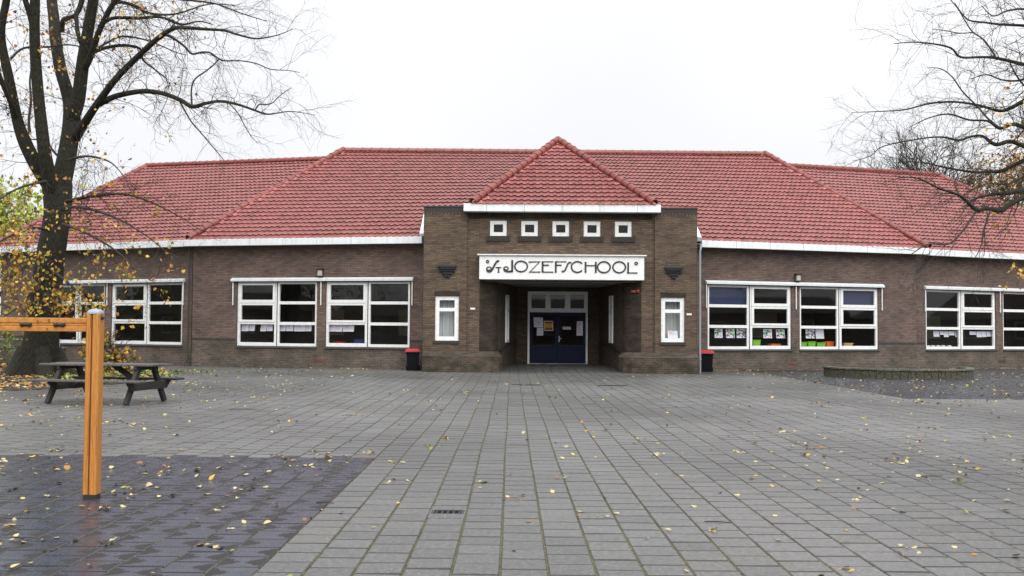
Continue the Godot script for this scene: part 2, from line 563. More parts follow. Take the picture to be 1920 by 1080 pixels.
func wing(fr: Transform3D, length: float, units: Array, kinds: Array, awning: Array, guides: Array) -> void:
	# units: [s0, s1] of each opening; kinds: which casements open; awning: [s0, s1] of the sun screen case
	var holes := []
	for u in units:
		holes.append([u[0] - 0.01, u[1] + 0.01, 0.80, 3.25])
	var b := MB.new()
	b.plate(0, length, -0.1, 1.06, 0.3, holes, 0.0, false)
	part("plinth", b, mats.base, fr)
	b = MB.new()
	b.plate(0, length, 1.06, 4.8, 0.3, holes)
	part("wall", b, mats.wing, fr)
	b = MB.new()
	var edges := [0.0]
	for u in units:
		edges.append(u[0] - 0.02)
		edges.append(u[1] + 0.02)
	edges.append(length)
	for k in range(0, edges.size(), 2):
		if edges[k + 1] - edges[k] > 0.5:
			var s: float = edges[k] + 0.004
			while s < edges[k + 1] - 0.05:
				b.cbox(Vector3(s, 1.0, -0.02), Vector3(s + 0.052, 1.1, 0.006), 0.004)
				s += 0.0625
	if b.v.size():
		part("soldier_course", b, mats.soldier, fr)
	for u in units:
		b = MB.new()
		b.cbox(Vector3(u[0] - 0.04, 0.735, -0.12), Vector3(u[1] + 0.04, 0.797, 0.05), 0.008)
		part("sill", b, mats.sill, fr)
		b = MB.new()
		b.box(Vector3(u[0] - 0.01, 0.8, -0.2), Vector3(u[0], 3.25, -0.06))
		var mid: float = (u[0] + u[1]) / 2
		b.box(Vector3(mid - 0.04, 0.82, -0.14), Vector3(mid + 0.04, 3.25, -0.075))
		b.box(Vector3(u[0], 3.24, -0.14), Vector3(u[1], 3.25, -0.06))
		part("mullion", b, mats.seam, fr)
		tall_window(fr, u[0], mid - 0.022, kinds[0])
		tall_window(fr, mid + 0.022, u[1], kinds[1])
		b = MB.new()
		b.box(Vector3(u[0] - 0.1, 0.72, -0.75), Vector3(u[1] + 0.1, 0.84, -0.3))
		part("window_board", b, mats.grey_white, fr)
	for a in awning:
		b = MB.new()
		b.poly([Vector3(a[0], 3.27, 0.0), Vector3(a[0], 3.27, 0.13), Vector3(a[0], 3.34, 0.14), Vector3(a[0], 3.41, 0.0)])
		b.poly([Vector3(a[1], 3.41, 0.0), Vector3(a[1], 3.34, 0.14), Vector3(a[1], 3.27, 0.13), Vector3(a[1], 3.27, 0.0)])
		b.quad(Vector3(a[0], 3.34, 0.14), Vector3(a[1], 3.34, 0.14), Vector3(a[1], 3.41, 0.0), Vector3(a[0], 3.41, 0.0))
		b.quad(Vector3(a[0], 3.27, 0.13), Vector3(a[1], 3.27, 0.13), Vector3(a[1], 3.34, 0.14), Vector3(a[0], 3.34, 0.14))
		b.quad(Vector3(a[0], 3.27, 0.0), Vector3(a[1], 3.27, 0.0), Vector3(a[1], 3.27, 0.13), Vector3(a[0], 3.27, 0.13))
		var case := part("sun_screen_case", b, mats.gutter, fr)
		b = MB.new()
		b.box(Vector3(a[0] + 0.02, 3.255, 0.02), Vector3(a[1] - 0.02, 3.268, 0.11))
		sub("front_rail", b, mats.seam, case)
	for g in guides:
		b = MB.new()
		b.cbox(Vector3(g - 0.018, 2.36, 0.03), Vector3(g + 0.018, 3.26, 0.07), 0.006)
		b.box(Vector3(g - 0.01, 2.4, 0.0), Vector3(g + 0.01, 2.44, 0.03))
		part("screen_guide", b, mats.white, fr)
	# the classroom behind
	b = MB.new()
	var z0 := -0.301
	var z1 := -6.3
	b.quad(Vector3(0.1, 0.1, z1), Vector3(length - 0.1, 0.1, z1), Vector3(length - 0.1, 3.6, z1), Vector3(0.1, 3.6, z1))
	b.quad(Vector3(0.1, 0.1, z0), Vector3(0.1, 0.1, z1), Vector3(0.1, 3.6, z1), Vector3(0.1, 3.6, z0))
	b.quad(Vector3(length - 0.1, 0.1, z1), Vector3(length - 0.1, 0.1, z0), Vector3(length - 0.1, 3.6, z0), Vector3(length - 0.1, 3.6, z1))
	b.quad(Vector3(0.1, 0.1, z0), Vector3(length - 0.1, 0.1, z0), Vector3(length - 0.1, 0.1, z1), Vector3(0.1, 0.1, z1))
	b.quad(Vector3(0.1, 3.6, z1), Vector3(length - 0.1, 3.6, z1), Vector3(length - 0.1, 3.6, z0), Vector3(0.1, 3.6, z0))
	part("classroom", b, mats.room, fr)

func gutter_run(fr: Transform3D, s0: float, s1: float, skip: Array = []) -> void:
	var b := MB.new()
	b.box(Vector3(s0, 4.64, -0.05), Vector3(s1, 4.68, 0.31))
	var g := part("gutter", b, mats.grey_white, fr)
	var n := int(round((s1 - s0) / 1.36))
	for k in n:
		var a := lerpf(s0, s1, float(k) / n)
		var e := lerpf(s0, s1, float(k + 1) / n)
		b = MB.new()
		b.cbox(Vector3(a + 0.004, 4.61 + rng.randf_range(-0.002, 0.002), 0.3), Vector3(e - 0.004, 4.86 + rng.randf_range(-0.003, 0.003), 0.5 + rng.randf_range(-0.003, 0.003)), 0.008)
		sub("gutter_panel", b, mats.gutter, g)
		if k > 0:
			b = MB.new()
			b.box(Vector3(a - 0.006, 4.618, 0.31), Vector3(a + 0.006, 4.85, 0.494))
			sub("gutter_joint", b, mats.pipe, g)

# ------------------------------------------------------------------ roof
const GAUGE := 0.345
const COVER := 0.24
var tile_v := PackedVector3Array()
var tile_n := PackedVector3Array()
var tile_t := PackedInt32Array()
var whole := []
var cut := MB.new()
var roof: MeshInstance3D
var sheath := MB.new()

func tile_template() -> void:
	var prof := [[0.0, 0.008], [0.03, -0.003], [0.075, -0.008], [0.12, -0.004], [0.15, 0.008], [0.18, 0.022], [0.207, 0.026], [0.235, 0.018], [0.25, 0.005]]
	var top := 0.40
	for k in prof.size():
		var a: Array = prof[maxi(k - 1, 0)]
		var c: Array = prof[mini(k + 1, prof.size() - 1)]
		var nn := Vector3(-(c[1] - a[1]), 0.09, c[0] - a[0]).normalized()
		tile_v.append(Vector3(prof[k][0], 0.0, prof[k][1] + 0.061))
		tile_n.append(nn)
		tile_v.append(Vector3(prof[k][0], top, prof[k][1] + 0.018))
		tile_n.append(nn)
	for k in prof.size() - 1:
		var i := k * 2
		tile_t.append_array(PackedInt32Array([i, i + 2, i + 3, i, i + 3, i + 1]))
	var off := tile_v.size()
	for k in prof.size():
		tile_v.append(Vector3(prof[k][0], 0.0, prof[k][1] + 0.061))
		tile_n.append(Vector3(0, -1, 0))
		tile_v.append(Vector3(prof[k][0], 0.012, prof[k][1] + 0.051))
		tile_n.append(Vector3(0, -1, 0))
	for k in prof.size() - 1:
		var i := off + k * 2
		tile_t.append_array(PackedInt32Array([i, i + 3, i + 2, i, i + 1, i + 3]))

func clip(pts: Array, planes: Array) -> Array:   # keep where n.p + d >= 0
	for pl in planes:
		var out := []
		for k in pts.size():
			var p: Vector3 = pts[k]
			var q: Vector3 = pts[(k + 1) % pts.size()]
			var a: float = pl[0].dot(p) + pl[1]
			var b: float = pl[0].dot(q) + pl[1]
			if a >= 0:
				out.append(p)
			if (a >= 0) != (b >= 0):
				out.append(p.lerp(q, a / (a - b)))
		pts = out
		if pts.size() < 3:
			return []
	return pts

func side_plane(a: Vector3, b: Vector3, keep: Vector3) -> Array:   # an upright plane through a and b; keeps the side of a point
	var n := Vector3(b.z - a.z, 0, a.x - b.x).normalized()
	var d := -n.dot(a)
	if n.dot(keep) + d < 0:
		return [-n, -d]
	return [n, d]

func tone(k: float) -> Color:
	return Color(0.45 * k, 0.135 * k, 0.118 * k)

func ridge_at(r: Array, u: float) -> Vector3:
	return (r[1] as Vector3).lerp(r[3], (u - r[0]) / (r[2] - r[0]))

func roof_face(fr: Transform3D, w0: float, y0: float, tan_: float, run: float, u0: float, u1: float, planes: Array, tiles := true, dark := 1.0, notch := 0.0, ridge := []) -> void:
	var up := (fr.basis.y * tan_ - fr.basis.z).normalized()
	var cosa := 1.0 / sqrt(1.0 + tan_ * tan_)
	var length := run / cosa
	var nrm := fr.basis.x.cross(up)
	var o := fr * Vector3(0, y0, w0)
	var pts := [o + fr.basis.x * u0, o + fr.basis.x * u1, o + fr.basis.x * u1 + up * length, o + fr.basis.x * u0 + up * length]
	var parts := [[]]
	if notch != 0.0:
		var sg := signf(notch)
		parts = [[[Vector3(sg, 0, 0), -notch * sg]], [[Vector3(-sg, 0, 0), notch * sg], [Vector3(0, 0, -1), -40.2]]]
	for extra in parts:
		if ridge.size():   # eaves and ridge are not quite parallel: narrow strips
			for k in 24:
				var ua := lerpf(u0, u1, k / 24.0)
				var ub := lerpf(u0, u1, (k + 1) / 24.0)
				var ea := o + fr.basis.x * ua
				var eb := o + fr.basis.x * ub
				for tri_ in [[ea, eb, ridge_at(ridge, ub)], [ea, ridge_at(ridge, ub), ridge_at(ridge, ua)]]:
					var poly := clip(tri_, planes + extra)
					if poly.size():
						sheath.poly(poly)
			continue
		var poly2 := clip(pts, planes + extra)
		if poly2.size():
			sheath.poly(poly2)
	if not tiles:
		return
	var basis_ := Basis(fr.basis.x, up, nrm)
	var rows := int(ceil(length / GAUGE - 0.15))
	for r in rows:
		for k in range(int(floor(u0 / COVER)), int(ceil(u1 / COVER))):
			var p := o + fr.basis.x * (k * COVER) + up * (r * GAUGE - 0.05)
			if ridge.size():
				var q0 := o + fr.basis.x * (k * COVER)
				var q1 := o + fr.basis.x * ((k + 1) * COVER)
				var f := (r * GAUGE - 0.05) / length
				p = q0.lerp(ridge_at(ridge, k * COVER), f)
				var xd := (q1.lerp(ridge_at(ridge, (k + 1) * COVER), f) - p)
				var yd := (ridge_at(ridge, k * COVER) - q0) / (length / GAUGE)
				nrm = xd.cross(yd).normalized()
				up = yd.normalized()
				basis_ = Basis(xd / COVER, yd / GAUGE, nrm)
			var inside := 0
			for cx in [0.0, 0.25]:
				for cy in [0.0, 0.40]:
					var q: Vector3 = p + fr.basis.x * cx + up * cy
					var ok := true
					for pl in planes:
						ok = ok and pl[0].dot(q) + pl[1] >= 0
					inside += 1 if ok else 0
			if r == rows - 1 and inside:
				inside = 1 if inside < 4 else 4
			if inside == 0 or (notch != 0.0 and (p.x + 0.12 - notch) * signf(notch) < 0.0 and p.z > -40.1):
				continue
			var jig := Transform3D(basis_ * Basis(Vector3(0, 0, 1), rng.randf_range(-0.006, 0.006)) * Basis(Vector3(1, 0, 0), rng.randf_range(-0.005, 0.005)), p + nrm * rng.randf_range(-0.003, 0.003) + up * rng.randf_range(-0.006, 0.006))
			var shade := rng.randf_range(0.92, 1.08) * dark
			if rng.randf() < 0.06:
				shade *= 0.82
			if inside == 4:
				whole.append([jig.origin.distance_to(B_EYE), jig, shade])
			else:
				cut.tint = tone(shade)
				for t in range(0, tile_t.size(), 3):
					var tp := clip([jig * tile_v[tile_t[t]], jig * tile_v[tile_t[t + 1]], jig * tile_v[tile_t[t + 2]]], planes)
					if tp.size():
						cut.poly(tp)

func finish_tiles() -> void:
	whole.sort_custom(func(a, b): return a[0] < b[0])
	var t := MB.new()
	for k in tile_v.size():
		t.vert(tile_v[k], tile_n[k], Vector2.ZERO)
	for k in range(0, tile_t.size(), 3):
		t.ix.append_array(PackedInt32Array([tile_t[k], tile_t[k + 2], tile_t[k + 1]]))
	var one := t.mesh()
	var inv := (school.transform).affine_inverse()
	for k in whole.size():
		var j: Transform3D = whole[k][1]
		if k < 300:
			put("roof_tile", one, mats.tile[rng.randi() % 4], roof, inv * j)
			continue
		cut.tint = tone(whole[k][2])
		var off := cut.v.size()
		for q in tile_v.size():
			cut.vert(j * tile_v[q], j.basis * tile_n[q], Vector2.ZERO)
		for q in range(0, tile_t.size(), 3):
			cut.ix.append_array(PackedInt32Array([off + tile_t[q], off + tile_t[q + 2], off + tile_t[q + 1]]))
	cut.colored = true
	var o := obj("roof_tiles", cut, mats.tiles, roof, inv)
	o.set_meta("kind", "stuff")

var cap_mesh: ArrayMesh

func make_cap() -> void:   # a half-round cap, lower end at z = 0, running to -z
	var b := MB.new()
	var seg := 8
	var rings := [[0.0, 0.16, 0.135], [-0.045, 0.16, 0.0], [-0.06, 0.142, 0.0], [-0.44, 0.126, 0.0]]
	for k in rings.size() - 1:
		for j in seg:
			var a := deg_to_rad(-12.0 + 204.0 * j / seg)
			var e := deg_to_rad(-12.0 + 204.0 * (j + 1) / seg)
			var r0: float = rings[k][1]
			var r1: float = rings[k + 1][1]
			var na := Vector3(cos(a), sin(a), 0)
			var ne := Vector3(cos(e), sin(e), 0)
			var i := b.vert(na * r0 + Vector3(0, 0, rings[k][0]), na, Vector2.ZERO)
			b.vert(ne * r0 + Vector3(0, 0, rings[k][0]), ne, Vector2.ZERO)
			b.vert(ne * r1 + Vector3(0, 0, rings[k + 1][0]), ne, Vector2.ZERO)
			b.vert(na * r1 + Vector3(0, 0, rings[k + 1][0]), na, Vector2.ZERO)
			b.ix.append_array(PackedInt32Array([i, i + 1, i + 2, i, i + 2, i + 3]))
	for j in seg:
		var a := deg_to_rad(-12.0 + 204.0 * j / seg)
		var e := deg_to_rad(-12.0 + 204.0 * (j + 1) / seg)
		b.quad(Vector3(cos(a), sin(a), 0) * 0.16, Vector3(cos(e), sin(e), 0) * 0.16, Vector3(cos(e), sin(e), 0) * 0.128, Vector3(cos(a), sin(a), 0) * 0.128)
	cap_mesh = b.mesh()

func caps(a: Vector3, b: Vector3, called: String, lift: float) -> void:
	var n := int(round(a.distance_to(b) / 0.40))
	var d := (b - a).normalized()
	var side := d.cross(Vector3.UP).normalized()
	var upv := side.cross(d)
	var inv := school.transform.affine_inverse()
	for k in n:
		var p := a.lerp(b, float(k) / n) + upv * lift
		var bs := Basis(side, upv, -d) * Basis(Vector3.RIGHT, 0.035) * Basis(Vector3.UP, rng.randf_range(-0.02, 0.02))
		put(called, cap_mesh, mats.cap[rng.randi() % 3], roof, inv * Transform3D(bs, p))

func build_roof() -> void:
	tile_template()
	make_cap()
	roof = MeshInstance3D.new()
	named(roof, "roof", school)
	var t := 0.6249
	var y0 := 4.84
	var run := 7.45
	# inner wings: eaves follow the raked fronts, one straight ridge runs through; they meet behind the entrance block
	var lc := LIN * Vector3(0.05, y0, 0.42)
	var lr := Vector3(-7.55, 9.40, -47.35)
	var rc := RIN * Vector3(10.02, y0, 0.42)
	var rr := Vector3(11.45, 9.53, -48.35)
	var lhip := side_plane(lc, lr, Vector3(0, 0, -41))
	var rhip := side_plane(rc, rr, Vector3(6, 0, -41))
	var top: Array = [Vector3(0, -1, 0), 9.75]
	var mid := lr.lerp(rr, (1.8 - lr.x) / (rr.x - lr.x))
	var lmid: float = (1.8 - LIN.origin.x) / LIN.basis.x.x - 0.4
	var rmid: float = (1.8 - RIN.origin.x) / RIN.basis.x.x + 0.4
	var lridge := [3.26, lr, lmid, mid]
	var rridge := [7.1, rr, rmid, mid]
	# the entrance block stands in the way: sheathing in two pieces, tiles left out where it stands
	roof_face(LIN, 0.38, y0, t, run, -0.5, 16.0, [lhip, [Vector3(-1, 0, 0), 1.8], top], true, 1.0, -3.1, lridge)
	roof_face(RIN, 0.38, y0, t, run, -7.0, 10.6, [rhip, [Vector3(1, 0, 0), -1.8], top], true, 1.0, 6.6, rridge)
	# outer wings
	var orun := 7.0
	var ot := 0.6249
	var oc := LOUT * Vector3(-0.3, y0, 0.42)
	var orr := LOUT * Vector3(1.75, y0 + orun * ot, 0.38 - orun)
	var ohip := side_plane(oc, orr, LOUT * Vector3(8, 0, 0))
	var run2 := 7.15
	var pc := ROUT * Vector3(12.2, y0, 0.42)
	var prr := ROUT * Vector3(8.35, y0 + run2 * ot, 0.38 - run2)
	var phip := side_plane(pc, prr, ROUT * Vector3(4, 0, 0))
	var ends := []
	for e in [[orr, LOUT.basis.x, lhip], [prr, -ROUT.basis.x, rhip]]:   # where the outer ridges run into the hips
		var n_: Vector3 = e[2][0]
		var d_: float = -(n_.dot(e[0]) + e[2][1]) / n_.dot(e[1])
		ends.append((e[0] as Vector3) + (e[1] as Vector3) * d_)
	var lu: float = (LOUT.affine_inverse() * (ends[0] as Vector3)).x
	var ru: float = (ROUT.affine_inverse() * (ends[1] as Vector3)).x
	ends[0] -= Vector3(0, 0.3, 0)
	ends[1] -= Vector3(0, 0.23, 0)
	roof_face(LOUT, 0.38, y0, ot, orun, -0.5, 14.0, [ohip, [-lhip[0], -lhip[1]]], true, 1.0, 0.0, [1.75, orr, lu, ends[0]])
	roof_face(ROUT, 0.38, y0, ot, run2, -3.5, 12.6, [phip, [-rhip[0], -rhip[1]]], true, 1.0, 0.0, [8.35, prr, ru, ends[1]])
	sheath.tri(lc, lr, ends[0])
	sheath.tri(rr, rc, ends[1])
	# entrance block: a hip with a ridge running back
	var py := 5.9
	var prun := 5.05
	var apex := Vector3(1.8, py + prun * t, -37.8 + 0.32 - prun)
	var b1 := Vector3(-1.42, py, -37.48)
	var b2 := Vector3(5.02, py, -37.48)
	var inside := Vector3(1.8, 0, -38)
	roof_face(PAV, 0.32, py, t, prun, -3.4, 3.4, [side_plane(b1, apex, inside), side_plane(b2, apex, inside)])
	# slopes that face away, without tiles of their own
	var back := apex + Vector3(0, 0, -6)
	sheath.quad(b1 + Vector3(0, 0, -8), b1, apex, back)
	sheath.quad(b2, b2 + Vector3(0, 0, -8), back, apex)
	for e in [[LOUT, oc, orr, ends[0], orun, ot], [ROUT, pc, prr, ends[1], run2, ot]]:
		var f: Transform3D = e[0]
		var r2: float = e[4]
		var corner := f.affine_inverse() * (e[1] as Vector3)
		var far := f * Vector3(corner.x, y0, 0.38 - 2 * r2)
		sheath.tri(e[1], e[2], far)
		sheath.quad(far, e[2], e[3], f * Vector3(12.0 if f == LOUT else -1.0, y0, 0.38 - 2 * r2))
	var lfar := lr + Vector3(-3.0, y0 - lr.y, -8.0)
	var rfar := rr + Vector3(3.0, y0 - rr.y, -8.0)
	sheath.tri(lc, lr, lfar)
	sheath.tri(rr, rc, rfar)
	sheath.quad(lfar, lr, rr, rfar)
	roof.mesh = sheath.mesh()
	roof.material_override = mats.sheath
	roof.transform = school.transform.affine_inverse()
	# caps
	var sv := school.transform
	school.transform = Transform3D.IDENTITY   # caps and tiles hang on the roof, whose own transform already undoes the school's
	caps(b1 + Vector3(0.03, 0.03, 0), apex, "hip_tile", 0.06)
	caps(b2 + Vector3(-0.03, 0.03, 0), apex, "hip_tile", 0.06)
	caps(apex + Vector3(0, 0, 0.1), apex + Vector3(0, 0, -5), "ridge_tile", 0.03)
	caps(lc, lr, "hip_tile", 0.075)
	caps(rc, rr, "hip_tile", 0.075)
	caps(lr, mid, "ridge_tile", 0.03)
	caps(rr, mid, "ridge_tile", 0.03)
	caps(oc, orr, "hip_tile", 0.03)
	caps(orr, ends[0], "ridge_tile", 0.03)
	caps(pc, prr, "hip_tile", 0.03)
	caps(prr, ends[1], "ridge_tile", 0.03)
	finish_tiles()
	school.transform = sv

# ------------------------------------------------------------------ school: entrance block
func arc_wall(b: MB, pts: Array, y0: float, y1: float) -> void:   # an upright wall along plan points, seen from the left of the way
	var along := 0.0
	for k in pts.size() - 1:
		var p: Vector2 = pts[k]
		var q: Vector2 = pts[k + 1]
		var l := p.distance_to(q)
		var i := b.v.size()
		b.quad(Vector3(p.x, y0, p.y), Vector3(q.x, y0, q.y), Vector3(q.x, y1, q.y), Vector3(p.x, y1, p.y))
		b.uv[i] = Vector2(along, -y0)
		b.uv[i + 1] = Vector2(along + l, -y0)
		b.uv[i + 2] = Vector2(along + l, -y1)
		b.uv[i + 3] = Vector2(along, -y1)
		along += l

func ramp_y(z: float) -> float:   # height of the paved ramp at a depth
	return 0.15 * smoothstep(-36.9, -41.2, z)

func small_frame(called: String, fr: Transform3D, x0: float, x1: float, y0: float, y1: float, bar: float, split: float, z: float) -> MeshInstance3D:
	var b := MB.new()
	var w := x1 - x0
	var h := y1 - y0
	var holes := []
	if split > 0:
		holes = [[bar, w - bar, bar, split - 0.06], [bar, w - bar, split + 0.06, h - bar]]
	else:
		holes = [[bar, w - bar, bar, h - bar]]
	b.plate(0, w, 0, h, 0.09, holes)
	var o := part(called, b, mats.white, fr * Transform3D(Basis(), Vector3(x0, y0, z)))
	for q in holes:
		pane(o, q[0] - 0.01, q[1] + 0.01, q[2] - 0.01, q[3] + 0.01, -0.05)
	return o

func build_entrance() -> void:
	var b := MB.new()
	# middle front with the five little windows and the porch mouth
	var little := []
	for k in 5:
		var s := -2.60 + k * 1.112
		little.append([s, s + 0.60, 4.83, 5.38])
	b.plate(-3.4, 3.26, 3.2, 5.86, 0.3, little, -0.07)
	part("wall", b, mats.pav, PAV)
	for h in little:
		small_frame("little_window", PAV, h[0] + 0.005, h[1] - 0.005, h[2] + 0.005, h[3] - 0.005, 0.13, 0.0, -0.1)
		b = MB.new()
		for k in 13:
			b.cbox(Vector3(h[0] - 0.12 + k * 0.065, 4.64, -0.06), Vector3(h[0] - 0.064 + k * 0.065, 4.825, 0.005), 0.005)
		part("brick_sill", b, mats.soldier, PAV)
	b = MB.new()
	for k in 100:
		b.cbox(Vector3(-3.37 + k * 0.0655, 5.44, -0.07), Vector3(-3.315 + k * 0.0655, 5.64, -0.062), 0.003)
	part("soldier_course", b, mats.old, PAV)
	# a dark loft room behind the little windows
	b = MB.new()
	b.quad(Vector3(-3.3, 4.5, -2.5), Vector3(3.2, 4.5, -2.5), Vector3(3.2, 5.6, -1.5), Vector3(-3.3, 5.6, -1.5))
	b.quad(Vector3(-3.3, 4.5, -0.371), Vector3(3.2, 4.5, -0.371), Vector3(3.2, 4.5, -2.5), Vector3(-3.3, 4.5, -2.5))
	b.quad(Vector3(-3.3, 5.6, -1.5), Vector3(3.2, 5.6, -1.5), Vector3(3.2, 5.6, -0.371), Vector3(-3.3, 5.6, -0.371))
	part("loft", b, mats.room, PAV)
	# piers
	for e in [[-4.95, -3.4, -4.52, -3.68, 0.0], [3.26, 4.77, 3.49, 4.32, 1.0]]:
		b = MB.new()
		b.plate(e[0], e[1], -0.1, 5.82, 0.35, [[e[2], e[3], 1.09, 2.68]])
		b.quad(Vector3(e[0], -0.1, -4.5), Vector3(e[0], -0.1, -0.35), Vector3(e[0], 5.82, -0.35), Vector3(e[0], 5.82, -4.5))
		b.quad(Vector3(e[1], -0.1, -0.35), Vector3(e[1], -0.1, -4.5), Vector3(e[1], 5.82, -4.5), Vector3(e[1], 5.82, -0.35))
		b.quad(Vector3(e[0], 5.82, -0.35), Vector3(e[1], 5.82, -0.35), Vector3(e[1], 5.82, -4.5), Vector3(e[0], 5.82, -4.5))
		part("pier", b, mats.pav, PAV)
		b = MB.new()
		b.cbox(Vector3(e[0] - 0.02, 5.82, -4.5), Vector3(e[1] + 0.02, 5.88, 0.02), 0.01)
		part("coping", b, mats.seam, PAV)
		b = MB.new()
		for k in 12:
			b.cbox(Vector3(e[0] + 0.03 + k * 0.128, 5.6, -0.01), Vector3(e[0] + 0.09 + k * 0.128, 5.66, 0.012), 0.004)
		part("dentil_course", b, mats.soldier, PAV)
		b = MB.new()
		for k in 24:
			b.box(Vector3(e[0] + 0.01 + k * 0.063, 5.67, -0.01), Vector3(e[0] + 0.06 + k * 0.063, 5.81, 0.008))
		part("soldier_course", b, mats.soldier, PAV)
		small_frame("pier_window", PAV, e[2] + 0.005, e[3] - 0.005, 1.095, 2.675, 0.145, 1.10, -0.06)
		b = MB.new()   # the room behind, with a net curtain
		b.quad(Vector3(e[0] + 0.1, 0.5, -2.0), Vector3(e[1] - 0.1, 0.5, -2.0), Vector3(e[1] - 0.1, 3.0, -2.0), Vector3(e[0] + 0.1, 3.0, -2.0))
		b.quad(Vector3(e[0] + 0.1, 0.5, -0.351), Vector3(e[0] + 0.1, 0.5, -2), Vector3(e[0] + 0.1, 3, -2), Vector3(e[0] + 0.1, 3, -0.351))
		b.quad(Vector3(e[1] - 0.1, 0.5, -2), Vector3(e[1] - 0.1, 0.5, -0.351), Vector3(e[1] - 0.1, 3, -0.351), Vector3(e[1] - 0.1, 3, -2))
		b.quad(Vector3(e[0] + 0.1, 3, -2), Vector3(e[1] - 0.1, 3, -2), Vector3(e[1] - 0.1, 3, -0.351), Vector3(e[0] + 0.1, 3, -0.351))
		b.quad(Vector3(e[0] + 0.1, 0.5, -0.351), Vector3(e[1] - 0.1, 0.5, -0.351), Vector3(e[1] - 0.1, 0.5, -2), Vector3(e[0] + 0.1, 0.5, -2))
		part("small_room", b, mats.room, PAV)
		b = MB.new()
		b.cbox(Vector3(e[2] - 0.07, 0.98, -0.05), Vector3(e[3] + 0.03, 1.088, 0.035), 0.01)
		part("sill", b, mats.soldier, PAV)
		b = MB.new()
		for k in 14:
			b.box(Vector3(e[2] - 0.03 + k * 0.0655, 2.685, -0.01), Vector3(e[2] + 0.025 + k * 0.0655, 2.85, 0.006))
		part("soldier_course", b, mats.old, PAV)
	# curved jambs and the splayed porch
	for side in [-1.0, 1.0]:
		var front := -2.95 if side < 0 else 2.80
		var jamb := -2.29 if side < 0 else 2.17
		var backx := -1.62 if side < 0 else 1.69
		var pts := [Vector2(front - side * -0.0, -0.07)]
		for k in range(1, 9):
			var a := k / 8.0 * PI / 2
			pts.append(Vector2(front + (jamb - front) * sin(a), -0.07 - 0.62 * (1 - cos(a))))
		var flip: bool = side > 0
		var jam := pts.duplicate()
		if flip:
			jam.reverse()
		b = MB.new()
		arc_wall(b, jam, -0.1, 3.3)
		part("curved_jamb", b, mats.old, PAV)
		var rest := [pts[pts.size() - 1], Vector2(backx, -4.7)]
		if flip:
			rest.reverse()
		b = MB.new()
		arc_wall(b, rest, -0.1, 3.3)
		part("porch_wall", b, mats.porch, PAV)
		b = MB.new()   # solid piece between pier and jamb
		if side < 0:
			b.plate(-3.4, front, -0.1, 3.2, 0.2, [], -0.07)
		else:
			b.plate(front, 3.26, -0.1, 3.2, 0.2, [], -0.07)
		part("wall", b, mats.pav, PAV)
		b = MB.new()
		for k in 5:
			b.cbox(Vector3(front + (-side) * (0.03 + k * 0.12) - 0.028, 3.05, -0.3), Vector3(front + (-side) * (0.03 + k * 0.12) + 0.028, 3.26, -0.05 - k * k * 0.012), 0.003)
		part("soldier_course", b, mats.old, PAV)
		# narrow window on the porch wall
		var a2: Vector2 = pts[pts.size() - 1]
		var d := (Vector2(backx, -4.7) - a2).normalized()
		var xd := Vector3(d.x, 0, d.y) * (1.0 if side < 0 else -1.0)
		var org := Vector3(a2.x, 0, a2.y) + Vector3(d.x, 0, d.y) * (1.2 if side < 0 else 2.3)
		var fr := PAV * Transform3D(Basis(xd, Vector3.UP, xd.cross(Vector3.UP)), org)
		small_frame("porch_window", fr, 0.3, 0.85, 1.02, 2.8, 0.09, 1.2, 0.06)
		# curved battered plinth
		var q := []
		var top := []
		if side < 0:
			q = [Vector2(-4.93, 0.28), Vector2(-4.2, 0.42), Vector2(-3.4, 0.47), Vector2(-2.9, 0.44), Vector2(-2.5, 0.3), Vector2(-2.25, 0.08), Vector2(-2.14, -0.2), Vector2(-2.16, -0.6)]
			top = [Vector2(-4.93, 0.0), Vector2(-4.2, 0.0), Vector2(-3.4, 0.0), Vector2(-2.95, -0.07), Vector2(-2.7, -0.1), Vector2(-2.5, -0.2), Vector2(-2.36, -0.38), Vector2(-2.28, -0.68)]
		else:
			q = [Vector2(2.02, -0.6), Vector2(2.02, -0.15), Vector2(2.14, 0.2), Vector2(2.4, 0.48), Vector2(2.85, 0.62), Vector2(3.4, 0.62), Vector2(4.1, 0.55), Vector2(4.75, 0.42)]
			top = [Vector2(2.16, -0.68), Vector2(2.24, -0.38), Vector2(2.36, -0.2), Vector2(2.55, -0.1), Vector2(2.85, -0.07), Vector2(3.4, 0.0), Vector2(4.1, 0.0), Vector2(4.75, 0.0)]
		b = MB.new()
		arc_wall(b, q, -0.1, 0.56)
		for k in q.size() - 1:
			b.quad(Vector3(q[k].x, 0.56, q[k].y), Vector3(q[k + 1].x, 0.56, q[k + 1].y), Vector3(top[k + 1].x, 0.72, top[k + 1].y), Vector3(top[k].x, 0.72, top[k].y))
		var e0: Vector2 = q[0]
		var e1: Vector2 = q[q.size() - 1]
		b.quad(Vector3(top[0].x, -0.1, top[0].y), Vector3(e0.x, -0.1, e0.y), Vector3(e0.x, 0.56, e0.y), Vector3(top[0].x, 0.72, top[0].y))
		b.quad(Vector3(e1.x, -0.1, e1.y), Vector3(top[-1].x, -0.1, top[-1].y), Vector3(top[-1].x, 0.72, top[-1].y), Vector3(e1.x, 0.56, e1.y))
		part("curved_plinth", b, mats.plinth, PAV)
	b = MB.new()
	b.quad(Vector3(-2.95, 3.2, -4.72), Vector3(2.8, 3.2, -4.72), Vector3(2.8, 3.2, -0.07), Vector3(-2.95, 3.2, -0.07))
	part("porch_ceiling", b, mats.room, PAV)
	b = MB.new()
	b.plate(-1.64, 1.71, -0.1, 3.3, 0.2, [[-1.17, 1.23, -0.2, 3.04]], -4.7)
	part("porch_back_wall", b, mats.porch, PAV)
	# hall behind the doors
	b = MB.new()
